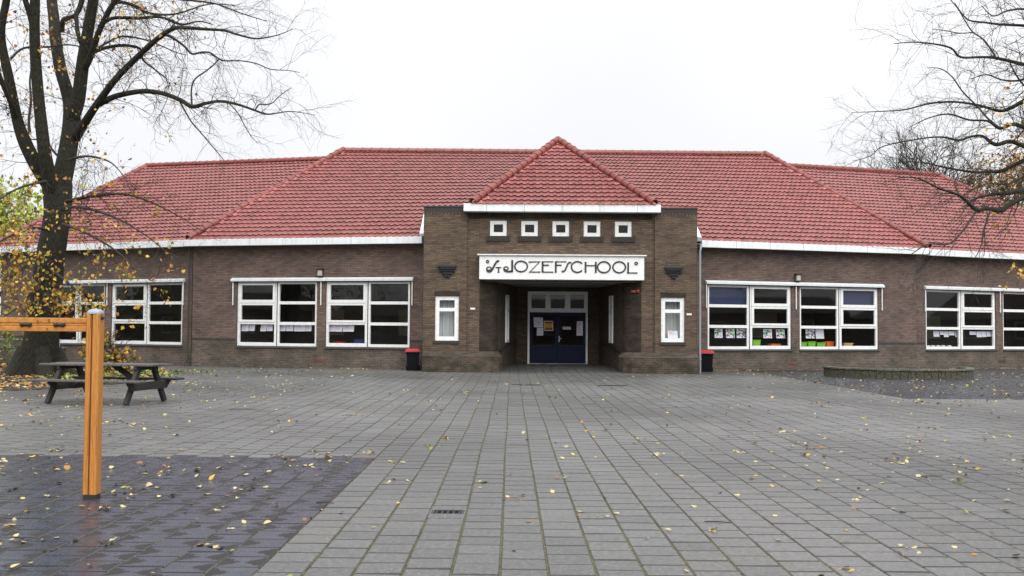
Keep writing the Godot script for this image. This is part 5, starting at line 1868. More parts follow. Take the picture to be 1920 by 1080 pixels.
func lime_tree() -> void:
	var z := 33.0
	var foot := at(70, 702, z)
	var t := thing("lime_tree", "tall lime tree with thick dark trunk and few yellow leaves, behind picnic table", "tree", Transform3D(Basis(), Vector3(foot.x, 0, foot.z)))
	var inv := t.transform.affine_inverse()
	var b := MB.new()
	var pts := []
	for q in [[62, 716, 60], [66, 703, 50], [70, 685, 42], [74, 660, 35], [78, 625, 30], [84, 570, 28], [93, 500, 26.5], [103, 440, 24], [108, 400, 24], [108, 370, 25.5], [107, 345, 27], [107, 325, 22]]:
		pts.append([at(q[0], q[1], z), q[2] / 2000.0 * z])
	line_tube(b, smooth_line(pts), 28, 0.06)
	for k in 5:   # root flares
		var a := k * TAU / 5 + 0.9
		var c := Vector3(foot.x, 0, foot.z)
		line_tube(b, smooth_line([[c + Vector3(cos(a) * 0.45, 0.8, sin(a) * 0.45), 0.22], [c + Vector3(cos(a) * 0.72, 0.2, sin(a) * 0.72), 0.27], [c + Vector3(cos(a) * 1.1, -0.16, sin(a) * 1.1), 0.2]]), 8, 0.08)
	obj("trunk", b, mats.bark, t, inv)
	var limbs := [
		[[100, 352, 17, 0.1], [75, 322, 13, -0.2], [47, 268, 12.5, -0.5], [31, 220, 10, -0.7], [16, 142, 9, -1.0], [4, 85, 8, -1.2], [3, 47, 7.5, -1.4], [13, -5, 7, -1.6], [20, -90, 4, -2]],
		[[34, 232, 6, -0.6], [20, 192, 5, -1.2], [6, 160, 4.5, -1.6], [-10, 120, 4, -2.0], [-40, 60, 2.5, -2.5]],
		[[101, 355, 17, -0.2], [91, 325, 13.5, -0.5], [83, 283, 12, -0.8], [74, 205, 10.5, -1.0], [68, 126, 10, -1.2], [65, 63, 9.5, -1.4], [66, -5, 9, -1.6], [70, -110, 5, -2]],
		[[65, 66, 6, -1.4], [57, 30, 5.5, -1.5], [46, -5, 5, -1.7], [36, -60, 3, -2]],
		[[112, 352, 19, 0.2], [120, 320, 18, 0.3], [129, 268, 16.5, 0.5], [134, 220, 16, 0.7], [130, 190, 12, 0.9], [124, 165, 11.5, 1.0], [114, 130, 11, 1.2], [105, 79, 10.5, 1.5], [101, 31, 10, 1.8], [97, -5, 9.5, 2], [92, -110, 5, 2.6]],
		[[134, 225, 13, 0.6], [146, 189, 13, 0.4], [154, 126, 12, 0.2], [164, 63, 10.5, 0.0], [176, -5, 10, -0.3], [190, -110, 5, -0.6]],
		[[160, 125, 7, 0.1], [170, 104, 6.5, -0.1], [186, 58, 5.5, -0.5], [205, 19, 5, -0.9], [222, -10, 4.5, -1.1], [250, -70, 2.5, -1.5]],
		[[116, 60, 5, 1.6], [119, 38, 5, 1.4], [140, 30, 4.5, 1.2], [152, 10, 4, 1], [160, -20, 3, 0.9]],
		[[151, 80, 4, 0.1], [146, 62, 4, 0.3], [143, 30, 4, 0.6], [150, 8, 3.5, 0.8], [158, -30, 3, 1]],
		[[140, 258, 11, 0.5], [150, 244, 8.5, 0.2], [168, 216, 7.5, -0.2], [186, 190, 6.8, -0.6], [220, 145, 6, -1.2], [268, 97, 5.5, -1.9], [300, 69, 5, -2.3], [324, 54, 4.2, -2.6], [345, 52, 3.6, -2.8], [390, 55, 2.8, -3.2], [420, 57, 2.4, -3.4], [443, 64, 2.1, -3.6], [470, 71, 1.7, -3.9], [488, 72, 1.5, -4.1], [520, 66, 1.0, -4.4], [548, 55, 0.6, -4.7]],
		[[305, 66, 3, -2.3], [316, 67, 2.8, -2.2], [333, 77, 2.4, -2.1], [347, 88, 2.2, -2.0], [360, 101, 2.1, -1.9], [378, 98, 1.9, -1.8], [394, 99, 1.7, -1.7], [410, 110, 1.6, -1.6], [422, 114, 1.5, -1.5], [450, 114, 1.2, -1.3], [480, 119, 1.1, -1.1], [508, 130, 1.0, -0.9], [540, 132, 0.7, -0.7], [562, 136, 0.5, -0.5]],
		[[411, 110, 1.3, -1.6], [400, 122, 1.3, -1.7], [385, 134, 1.4, -1.8], [366, 148, 1.5, -1.9], [359, 168, 1.6, -2.0], [360, 198, 1.8, -2.1]],
		[[186, 194, 6.5, -0.5], [203, 186, 5.6, -0.7], [225, 178, 5.2, -0.9], [268, 171, 4.8, -1.3], [305, 175, 4.3, -1.7], [339, 188, 4, -2.0], [360, 200, 4.2, -2.2], [385, 194, 3.2, -2.4], [413, 190, 2.8, -2.7], [446, 196, 2.4, -3.0], [478, 207, 2, -3.3], [499, 214, 1.6, -3.5], [520, 212, 1.2, -3.8], [541, 209, 1.0, -4.0], [565, 211, 0.7, -4.2], [592, 216, 0.4, -4.4]],
		[[337, 190, 1.7, -2], [348, 210, 1.5, -2], [360, 230, 1.4, -2.1], [375, 247, 1.2, -2.1], [391, 266, 1.1, -2.2], [408, 286, 0.8, -2.2], [425, 306, 0.5, -2.2]],
		[[430, 194, 1.2, -2.9], [446, 212, 1.0, -3.0], [458, 234, 0.9, -3.1], [470, 254, 0.7, -3.1], [484, 270, 0.4, -3.2]],
		[[478, 206, 1.4, -3.3], [486, 196, 1.3, -3.3], [500, 196, 1.2, -3.4], [512, 192, 1.0, -3.5], [524, 180, 0.9, -3.6], [546, 164, 0.5, -3.7]],
		[[168, 106, 4.5, 0.0], [178, 97, 3.8, 0.4], [200, 89, 3.4, 0.9], [232, 85, 3, 1.3], [262, 91, 2.4, 1.8], [268, 112, 2.0, 1.9], [290, 130, 1.4, 2.2], [316, 150, 0.8, 2.5]],
		[[180, 92, 2.6, 0.2], [205, 78, 2.2, 0.6], [230, 68, 2, 1.0], [277, 76, 1.6, 1.6], [330, 98, 1.0, 2.2], [350, 103, 0.6, 2.4]],
		[[186, 50, 4.2, -0.4], [204, 37, 3.6, -0.1], [222, 33, 3.4, 0.1], [262, 34, 3.2, 0.5], [300, 32, 2.6, 0.9], [340, 46, 2.2, 1.3], [372, 40, 1.4, 1.6], [400, 46, 0.8, 1.9]],
		[[205, 15, 3.8, -0.7], [222, 4, 3.4, -0.4], [250, 10, 3, 0.0], [280, 25, 2.6, 0.5], [330, 26, 1.8, 1.0], [390, 8, 1.2, 1.6], [440, 10, 0.8, 2.1]],
		[[210, 2, 3.2, -0.9], [260, -12, 2.8, -1.2], [330, -2, 2.2, -1.7], [400, 6, 1.6, -2.2], [450, 24, 1.2, -2.6], [500, 40, 0.6, -3.0]],
		[[130, 300, 3, -0.5], [150, 294, 2.4, -1.0], [176, 294, 2, -1.4], [205, 303, 1.5, -1.9], [222, 318, 1.0, -2.2], [240, 340, 0.6, -2.5]],
		[[125, 378, 4, -0.6], [150, 372, 3.2, -1.2], [190, 366, 2.6, -1.8], [230, 364, 2.1, -2.3], [270, 374, 1.6, -2.8], [310, 392, 1.2, -3.2], [350, 414, 0.8, -3.5], [385, 438, 0.5, -3.8]],
		[[122, 388, 3.4, -0.6], [160, 390, 2.8, -1.4], [200, 402, 2.2, -2.0], [240, 420, 1.7, -2.5], [280, 446, 1.2, -3.0], [310, 470, 0.8, -3.3], [350, 492, 0.4, -3.6]],
		[[118, 420, 3, -0.7], [150, 432, 2.4, -1.4], [190, 452, 1.9, -2.0], [225, 476, 1.5, -2.5], [255, 505, 1.0, -2.9], [290, 530, 0.5, -3.2]],
		[[90, 430, 3.4, -0.6], [60, 428, 2.6, -1.2], [25, 440, 2.1, -1.8], [-15, 462, 1.4, -2.4], [-50, 490, 0.8, -2.8]],
		[[84, 480, 3, -0.8], [55, 494, 2.2, -1.4], [20, 520, 1.7, -1.9], [-20, 548, 1.0, -2.3]],
		[[82, 520, 3, -0.9], [62, 545, 2.2, -1.5], [38, 572, 1.6, -2.0], [5, 596, 0.9, -2.4]],
		[[95, 505, 2.8, -0.9], [125, 528, 2.1, -1.6], [155, 555, 1.6, -2.1], [185, 580, 1.0, -2.5], [215, 598, 0.5, -2.8]],
		[[86, 340, 3, -0.8], [60, 345, 2.4, -1.4], [28, 356, 1.8, -2.0], [-10, 380, 1.2, -2.5]],
		[[118, 300, 2.6, 0.4], [104, 288, 2.2, 0.7], [88, 270, 2.0, 1.0], [70, 262, 1.4, 1.3], [40, 262, 0.8, 1.7]],
		[[56, 250, 3, -0.4], [54, 225, 2.6, -0.2], [58, 190, 2.4, 0.0], [56, 150, 1.8, 0.3], [62, 110, 1.0, 0.6]],
		[[20, 110, 2.6, -1.0], [45, 90, 2.2, -0.5], [90, 88, 2.0, 0.1], [130, 84, 1.4, 0.7], [170, 92, 0.8, 1.2]],
	]
	var tw := MB.new()
	tips.clear()
	limb_tree(t, limbs, z, tw, 0.24, 1.3)
	var o := obj("twigs", tw, mats.twig, t, inv)
	o.set_meta("kind", "stuff")
	# the leaves that are left
	var tw2 := MB.new()
	var xs := []
	var cs := []
	for q in tips:
		var high: bool = q[0].y > 5.5
		if rng.randf() < (0.05 if high else 0.13) and q[0].x < -9.5:
			for k in (1 if high else 2):
				xs.append(Transform3D(any_turn(rng.randf_range(0.07, 0.11)), q[0] + Vector3(rng.randfn(0, 0.08), rng.randfn(0, 0.08), rng.randfn(0, 0.08))))
				cs.append(leaf_color([0, 2, 2, 5, 1][rng.randi() % 5] if high else [0, 0, 1, 2, 3][rng.randi() % 5]))
	for e in [[20, 485, 45, 32, 230], [75, 475, 32, 30, 120], [60, 525, 60, 26, 170], [125, 560, 42, 22, 210], [60, 575, 50, 16, 150], [175, 560, 30, 26, 90], [205, 478, 45, 30, 60], [230, 505, 30, 22, 40], [35, 440, 38, 22, 110], [160, 585, 45, 10, 80], [10, 545, 40, 30, 130], [130, 420, 60, 20, 50], [60, 330, 22, 16, 60], [70, 75, 70, 60, 130], [120, 230, 120, 110, 180], [200, 60, 110, 50, 110], [30, 230, 50, 110, 90], [260, 20, 90, 30, 80], [310, 500, 50, 20, 16], [215, 420, 70, 30, 30]]:
		var px := 0.0
		var py := 0.0
		var dep := z
		for k in int(e[4] * 0.7):
			if k % (7 if e[1] > 300 else 3) == 0:   # leaves hang in small clusters
				px = e[0] + rng.randfn() * e[2] * 0.62
				py = e[1] + rng.randfn() * e[3] * 0.62
				dep = z - rng.randf_range(0.9, 3.2) if e[1] > 400 else z + rng.randf_range(-2.2, 2.0)
				twig(tw2, at(px, py, dep) + Vector3(rng.randfn(0, 0.3), 0.3, rng.randfn(0, 0.3)), Vector3(rng.randfn(0, 0.5), -0.7, rng.randfn(0, 0.5)).normalized(), 0.7, 0.006, 1)
			xs.append(Transform3D(any_turn(rng.randf_range(0.06, 0.11)), at(px, py, dep) + Vector3(rng.randfn(), rng.randfn() * 0.8, rng.randfn()) * 0.14))
			cs.append(leaf_color([0, 0, 0, 1, 1, 2, 3][rng.randi() % 7] if e[1] > 300 else [2, 5, 0, 2, 1][rng.randi() % 5]))
	obj("leaf_twigs", tw2, mats.twig, t, inv).set_meta("kind", "stuff")
	var m := multi("leaves", leaf_mesh(0.12), mats.leaf, xs, cs, t)
	m.transform = inv

func bare_tree() -> void:
	var z := 27.0
	var foot := at(2120, 740, z)
	var t := thing("bare_tree", "bare dark tree reaching in from the right edge of the yard", "tree", Transform3D(Basis(), Vector3(foot.x, 0, foot.z)))
	var inv := t.transform.affine_inverse()
	var b := MB.new()
	var pts := []
	for q in [[2120, 760, 60], [2122, 735, 42], [2122, 690, 34], [2120, 600, 30], [2118, 480, 29], [2114, 380, 28], [2112, 280, 24], [2108, 160, 19], [2100, 20, 15], [2095, -120, 8]]:
		pts.append([at(q[0], q[1], z), q[2] / 2000.0 * z])
	line_tube(b, smooth_line(pts), 20, 0.06)
	obj("trunk", b, mats.bark, t, inv)
	var limbs := [
		[[2108, 190, 9, 0], [2010, 150, 6, -0.6], [1950, 128, 4, -1.0], [1920, 121, 3.4, -1.2], [1868, 109, 2.8, -1.5], [1840, 107, 2.3, -1.7], [1801, 107, 2.1, -1.9], [1783, 90, 1.9, -2.0], [1748, 82, 1.6, -2.2], [1710, 79, 1.2, -2.4], [1676, 82, 0.7, -2.6]],
		[[1868, 109, 1.8, -1.5], [1846, 76, 1.5, -1.3], [1824, 60, 1.4, -1.1], [1810, 40, 1.2, -1.0], [1795, 15, 1.0, -0.9], [1775, -8, 0.7, -0.8]],
		[[1824, 61, 1.1, -1.1], [1797, 62, 1.0, -1.2], [1772, 57, 0.9, -1.3], [1748, 55, 0.5, -1.4]],
		[[2110, 260, 9, 0], [2010, 205, 6.5, 0.5], [1950, 185, 5, 0.8], [1920, 190, 4.4, 0.9], [1896, 202, 3.6, 1.0], [1874, 208, 3, 1.1], [1833, 197, 2.2, 1.2], [1789, 191, 2.0, 1.3], [1751, 193, 1.8, 1.4], [1726, 198, 1.5, 1.5], [1694, 206, 1.3, 1.6], [1647, 209, 0.9, 1.8], [1596, 211, 0.4, 2.0]],
		[[1876, 241, 2, -0.6], [1852, 222, 1.8, -0.4], [1833, 200, 1.7, -0.2], [1805, 172, 1.5, 0], [1786, 145, 1.3, 0.2], [1764, 129, 1.0, 0.4], [1738, 127, 0.5, 0.6]],
		[[2112, 310, 10, 0], [2010, 270, 7, -0.4], [1950, 248, 5, -0.6], [1920, 239, 4.2, -0.7], [1899, 233, 3.4, -0.7], [1874, 241, 3, -0.6], [1852, 227, 2.0, -0.5], [1817, 225, 1.8, -0.3], [1779, 214, 1.5, -0.1], [1742, 221, 1.1, 0.1], [1704, 239, 0.6, 0.3]],
		[[2112, 340, 10, 0], [2010, 310, 7.5, -1.0], [1955, 285, 5.5, -1.4], [1920, 274, 4.6, -1.6], [1893, 265, 4, -1.8], [1866, 271, 3.8, -1.9], [1842, 255, 2.6, -2.0], [1817, 257, 2.3, -2.1], [1797, 263, 2.2, -2.2], [1767, 257, 1.7, -2.3], [1726, 260, 1.4, -2.5], [1657, 274, 1.1, -2.8], [1631, 293, 0.7, -2.9], [1598, 302, 0.4, -3.0]],
		[[2112, 370, 8, 0], [2000, 318, 6, 0.6], [1940, 296, 4.2, 1.0], [1905, 308, 3.8, 1.1], [1877, 321, 3.6, 1.2], [1850, 322, 2.6, 1.3], [1827, 323, 2.4, 1.4], [1776, 315, 1.8, 1.6], [1726, 304, 1.2, 1.8], [1676, 305, 0.6, 2.0]],
		[[2112, 410, 9, 0], [2000, 362, 7, -1.2], [1950, 352, 5.5, -1.8], [1920, 357, 5, -2.0], [1885, 362, 4.4, -2.2], [1862, 364, 3.0, -2.3], [1830, 372, 2.0, -2.5], [1812, 385, 1.2, -2.6]],
		[[2112, 420, 9, 0], [2000, 380, 7, -1.6], [1950, 366, 5.5, -2.2], [1920, 370, 5.2, -2.4], [1893, 383, 5, -2.6], [1877, 395, 4.6, -2.7], [1850, 391, 3.8, -2.8], [1830, 393, 4, -2.9], [1800, 367, 2.6, -3.1], [1760, 353, 2.0, -3.3], [1723, 335, 1.4, -3.5], [1690, 333, 0.9, -3.7], [1650, 345, 0.5, -3.9]],
		[[1830, 396, 2.2, -2.9], [1807, 430, 2.0, -3.1], [1780, 457, 1.8, -3.3], [1740, 458, 1.4, -3.5], [1707, 478, 0.7, -3.7]],
		[[1857, 394, 1.8, -2.8], [1845, 430, 1.5, -3.0], [1840, 460, 1.2, -3.1], [1828, 484, 0.6, -3.2]],
		[[1845, 428, 1.2, -3.0], [1847, 455, 1.0, -3.0], [1845, 480, 0.5, -3.0]],
		[[1800, 368, 1.6, -3.1], [1790, 345, 1.4, -3.0], [1795, 325, 1.0, -2.9], [1778, 305, 0.6, -2.9]],
		[[2106, 110, 8, 0], [2000, 70, 5, 0.5], [1945, 52, 3.4, 0.8], [1920, 48, 2.8, 0.9], [1877, 46, 2.2, 1.1], [1845, 42, 1.8, 1.2], [1817, 38, 1.5, 1.3], [1801, 22, 1.1, 1.4], [1790, 5, 0.7, 1.5]],
		[[2104, 60, 7, 0], [2000, 20, 4.5, -0.8], [1940, 5, 3, -1.2], [1900, -10, 2.2, -1.5], [1860, -30, 1.2, -1.8]],
		[[1985, 62, 3.5, 0.4], [1930, 20, 2.4, 0.0], [1890, 20, 1.8, -0.3], [1862, 30, 1.2, -0.5], [1840, 10, 0.6, -0.7]],
		[[1960, 130, 3, -0.9], [1915, 150, 2.2, -0.4], [1880, 150, 1.6, 0.0], [1850, 140, 1.2, 0.3], [1820, 148, 0.6, 0.6]],
		[[1960, 188, 3, 0.8], [1925, 165, 2.0, 0.3], [1905, 140, 1.6, 0.0], [1890, 110, 1.0, -0.2]],
		[[1950, 300, 2.6, 1.0], [1920, 330, 2.0, 0.6], [1890, 345, 1.5, 0.3], [1850, 345, 1.0, 0.0], [1815, 360, 0.6, -0.2]],
	]
	var tw := MB.new()
	tips.clear()
	limb_tree(t, limbs, z, tw, 0.2, 1.1)
	var o := obj("twigs", tw, mats.twig, t, inv)
	o.set_meta("kind", "stuff")
	var xs := []
	var cs := []
	for e in [[1910, 505, 14, 10, 16], [1885, 530, 14, 16, 5], [1880, 420, 40, 40, 22], [1890, 240, 40, 80, 40], [1916, 520, 10, 8, 8]]:
		for k in e[4]:
			xs.append(Transform3D(any_turn(rng.randf_range(0.06, 0.1)), at(e[0] + rng.randfn() * e[2] * 0.6, e[1] + rng.randfn() * e[3] * 0.6, z - rng.randf_range(1, 3))))
			cs.append(leaf_color([0, 1, 2][rng.randi() % 3]))
	var m := multi("leaves", leaf_mesh(0.12), mats.leaf, xs, cs, t)
	m.transform = inv

func leafy_tree(called: String, label: String, cat: String, foot: Vector3, blobs: Array, count: int, kinds: Array, size: float, trunk_r: float, wood := true) -> void:
	# blobs: [centre, radii]; leaves fill their shells and insides unevenly
	var t := thing(called, label, cat, Transform3D(Basis(), foot))
	if wood:
		var top: Vector3 = blobs[0][0] - foot
		var b := MB.new()
		line_tube(b, smooth_line([[Vector3(0, -0.2, 0), trunk_r * 1.4], [Vector3(0.05, top.y * 0.35, 0), trunk_r], [top * Vector3(0.6, 0.75, 0.6), trunk_r * 0.7], [top, trunk_r * 0.35]]), 10, 0.06)
		obj("trunk", b, mats.bark, t)
		b = MB.new()
		for e in blobs:
			var c: Vector3 = e[0] - foot
			line_tube(b, smooth_line([[Vector3(0, top.y * 0.45, 0), trunk_r * 0.5], [c * Vector3(0.6, 0.8, 0.6), trunk_r * 0.3], [c, trunk_r * 0.12]]), 6)
			for k in 14:
				twig(b, c * rng.randf_range(0.85, 1.0), Vector3(rng.randfn(), rng.randfn() + 0.4, rng.randfn()).normalized(), e[1].x * 0.9, 0.02, 1, 0.0)
		obj("branches", b, mats.twig, t).set_meta("kind", "stuff")
	var xs := []
	var cs := []
	var f := FastNoiseLite.new()
	f.seed = count
	f.frequency = 0.9 / size * 0.12
	var vol := 0.0
	for e in blobs:
		vol += e[1].x * e[1].y * e[1].z
	for e in blobs:
		for k in int(count * e[1].x * e[1].y * e[1].z / vol):
			var d := Vector3(rng.randfn(), rng.randfn(), rng.randfn()).normalized() * pow(rng.randf(), 0.42)
			var p: Vector3 = e[0] + d * (e[1] as Vector3)
			if f.get_noise_3dv(p) < -0.08 + rng.randfn() * 0.08 or p.y < 0.03:
				continue
			xs.append(Transform3D(any_turn(size * rng.randf_range(0.7, 1.3)), p - foot))
			cs.append(leaf_color(kinds[rng.randi() % kinds.size()]))
	multi("crown" if wood else "foliage", leaf_mesh(0.1), mats.leaf, xs, cs, t)

func twiggy_tree(label: String, foot: Vector3, height: float, spread: float, count: int) -> void:
	var t := thing("bare_tree", label, "tree", Transform3D(Basis(), foot))
	var b := MB.new()
	line_tube(b, smooth_line([[Vector3(0, -0.2, 0), 0.32], [Vector3(0.1, height * 0.4, 0), 0.22], [Vector3(0, height * 0.8, 0), 0.08]]), 10, 0.06)
	obj("trunk", b, mats.bark, t)
	b = MB.new()
	for k in count:
		var a := rng.randf() * TAU
		var y := height * rng.randf_range(0.35, 0.8)
		var d := Vector3(cos(a), rng.randf_range(0.5, 1.3), sin(a)).normalized()
		twig(b, Vector3(0.05, y, 0), d, spread * rng.randf_range(0.6, 1.0), 0.05, 3, -0.05)
	obj("twigs", b, mats.twig, t).set_meta("kind", "stuff")

func build_background() -> void:
	leafy_tree("garden_tree", "yellow green tree beyond the left end of the school", "tree", Vector3(-27.5, -0.1, -58), [[Vector3(-27.0, 6.6, -58), Vector3(2.9, 2.6, 2.4)], [Vector3(-29.5, 5.4, -57), Vector3(2.4, 2.6, 2)], [Vector3(-25.9, 5.0, -58.5), Vector3(1.8, 1.9, 2)], [Vector3(-28.5, 8.4, -59), Vector3(1.9, 1.5, 1.6)]], 8000, [6, 6, 6, 3, 1], 0.17, 0.2)
	leafy_tree("hedge_shrub", "green garden shrub at the left edge below the yellow leaves", "shrub", Vector3(-18.6, 0, -37.5), [[Vector3(-18.5, 1.2, -37.5), Vector3(1.25, 1.2, 1.0)], [Vector3(-20.2, 1.5, -38.3), Vector3(1.5, 1.5, 1.0)], [Vector3(-21.8, 2.0, -40), Vector3(1.6, 2.0, 1.0)]], 5200, [7, 3, 7, 6], 0.09, 0.05)
	leafy_tree("young_shrub", "small shrub with yellow leaves between lime trunk and wall", "shrub", Vector3(-13.6, 0, -35.6), [[Vector3(-13.6, 0.75, -35.5), Vector3(0.75, 0.75, 0.5)], [Vector3(-13.1, 0.5, -35.3), Vector3(0.8, 0.5, 0.5)], [Vector3(-13.9, 1.3, -35.6), Vector3(0.3, 0.45, 0.3)]], 650, [0, 1, 2, 5, 3], 0.1, 0.03)
	leafy_tree("yellow_tree", "golden tree rising behind the right end of the roof", "tree", Vector3(28, -0.1, -62), [[Vector3(28.6, 10.0, -62), Vector3(2.4, 2.1, 2.4)], [Vector3(30.6, 9.8, -61), Vector3(2.6, 2.8, 2.4)], [Vector3(27.0, 9.3, -62), Vector3(1.7, 1.5, 2)], [Vector3(30.4, 12.0, -62), Vector3(1.6, 1.1, 1.8)]], 9000, [2, 2, 5, 5, 3, 2], 0.12, 0.25)
	twiggy_tree("bare twiggy tree behind the roof left of the golden tree", Vector3(25.2, 0, -64), 13.2, 3.4, 90)
	twiggy_tree("smaller bare tree behind the roof ridge at the far right", Vector3(23.4, 0, -66), 12.4, 3.0, 70)
	# low garden wall and rail at the left edge
	var t := thing("garden_fence", "low brick edge with thin rail at the left picture edge", "fence", Transform3D(Basis(), Vector3(-19.5, 0, -41.5)))
	var b := MB.new()
	b.plate(-6.0, 2.1, -0.1, 0.62, 0.22, [])
	obj("wall", b, mats.base, t)
	b = MB.new()
	b.cbox(Vector3(-6.0, 0.62, -0.24), Vector3(2.12, 0.68, 0.02), 0.01)
	obj("coping", b, mats.coping, t)
	b = MB.new()
	sign_tube(b, Vector3(-6, 0.98, -0.1), Vector3(2.0, 0.98, -0.1), 0.02, 6)
	obj("rail", b, mats.pipe, t)
	for k in 5:
		b = MB.new()
		sign_tube(b, Vector3(-5.9 + k * 1.95, 0.68, -0.1), Vector3(-5.9 + k * 1.95, 0.98, -0.1), 0.018, 6)
		obj("rail_post", b, mats.pipe, t)
	# the far side of the yard, seen only as reflections in the panes
	for k in 11:
		var ang := deg_to_rad((k - 5) * 17.5)
		var hp := Vector3(1.8 + sin(ang) * 64, 0, -38 + cos(ang) * 64)
		var h := thing("terraced_house", "%s brown terraced house across the yard behind the viewer" % ["first", "second", "third", "fourth", "fifth", "sixth", "seventh", "eighth", "ninth", "tenth", "eleventh"][k], "house", Transform3D(Basis(Vector3.UP, PI + ang), hp), "houses across the yard")
		b = MB.new()
		var eave: float = [2.7, 2.6, 3.2][k % 3]
		var top: float = [4.3, 4.8, 5.4][(k * 2) % 3]
		b.plate(-9.9, 9.9, -0.1, eave, 8.0, [])
		obj("wall", b, mats.wing, h)
		b = MB.new()
		b.quad(Vector3(-9.9, eave, 0.3), Vector3(9.9, eave, 0.3), Vector3(8.0, top, -4), Vector3(-8.0, top, -4))
		b.quad(Vector3(9.9, eave, -8.3), Vector3(-9.9, eave, -8.3), Vector3(-8.0, top, -4), Vector3(8.0, top, -4))
		b.tri(Vector3(-9.9, eave, -8.3), Vector3(-9.9, eave, 0.3), Vector3(-8.0, top, -4))
		b.tri(Vector3(9.9, eave, 0.3), Vector3(9.9, eave, -8.3), Vector3(8.0, top, -4))
		obj("roof", b, mats.far_roof, h)
		for q in 4:
			b = MB.new()
			b.plate(-0.8, 0.8, 0, 1.4, 0.06, [[-0.7, 0.7, 0.1, 1.3]])
			var w := obj("window", b, mats.white, h, Transform3D(Basis(), Vector3(-6 + q * 4, 1.0, 0.06)))
			b = MB.new()
			b.quad(Vector3(-0.7, 0.1, -0.03), Vector3(0.7, 0.1, -0.03), Vector3(0.7, 1.3, -0.03), Vector3(-0.7, 1.3, -0.03))
			obj("pane", b, mats.seam, w)
	for k in 6:
		var ang := deg_to_rad((k - 2.5) * 22.0)
		twiggy_tree("%s bare tree across the yard behind the viewer" % ["first", "second", "third", "fourth", "fifth", "sixth"][k], Vector3(1.8 + sin(ang) * 52, 0, -38 + cos(ang) * 52), 10.0, 3.4, 34)

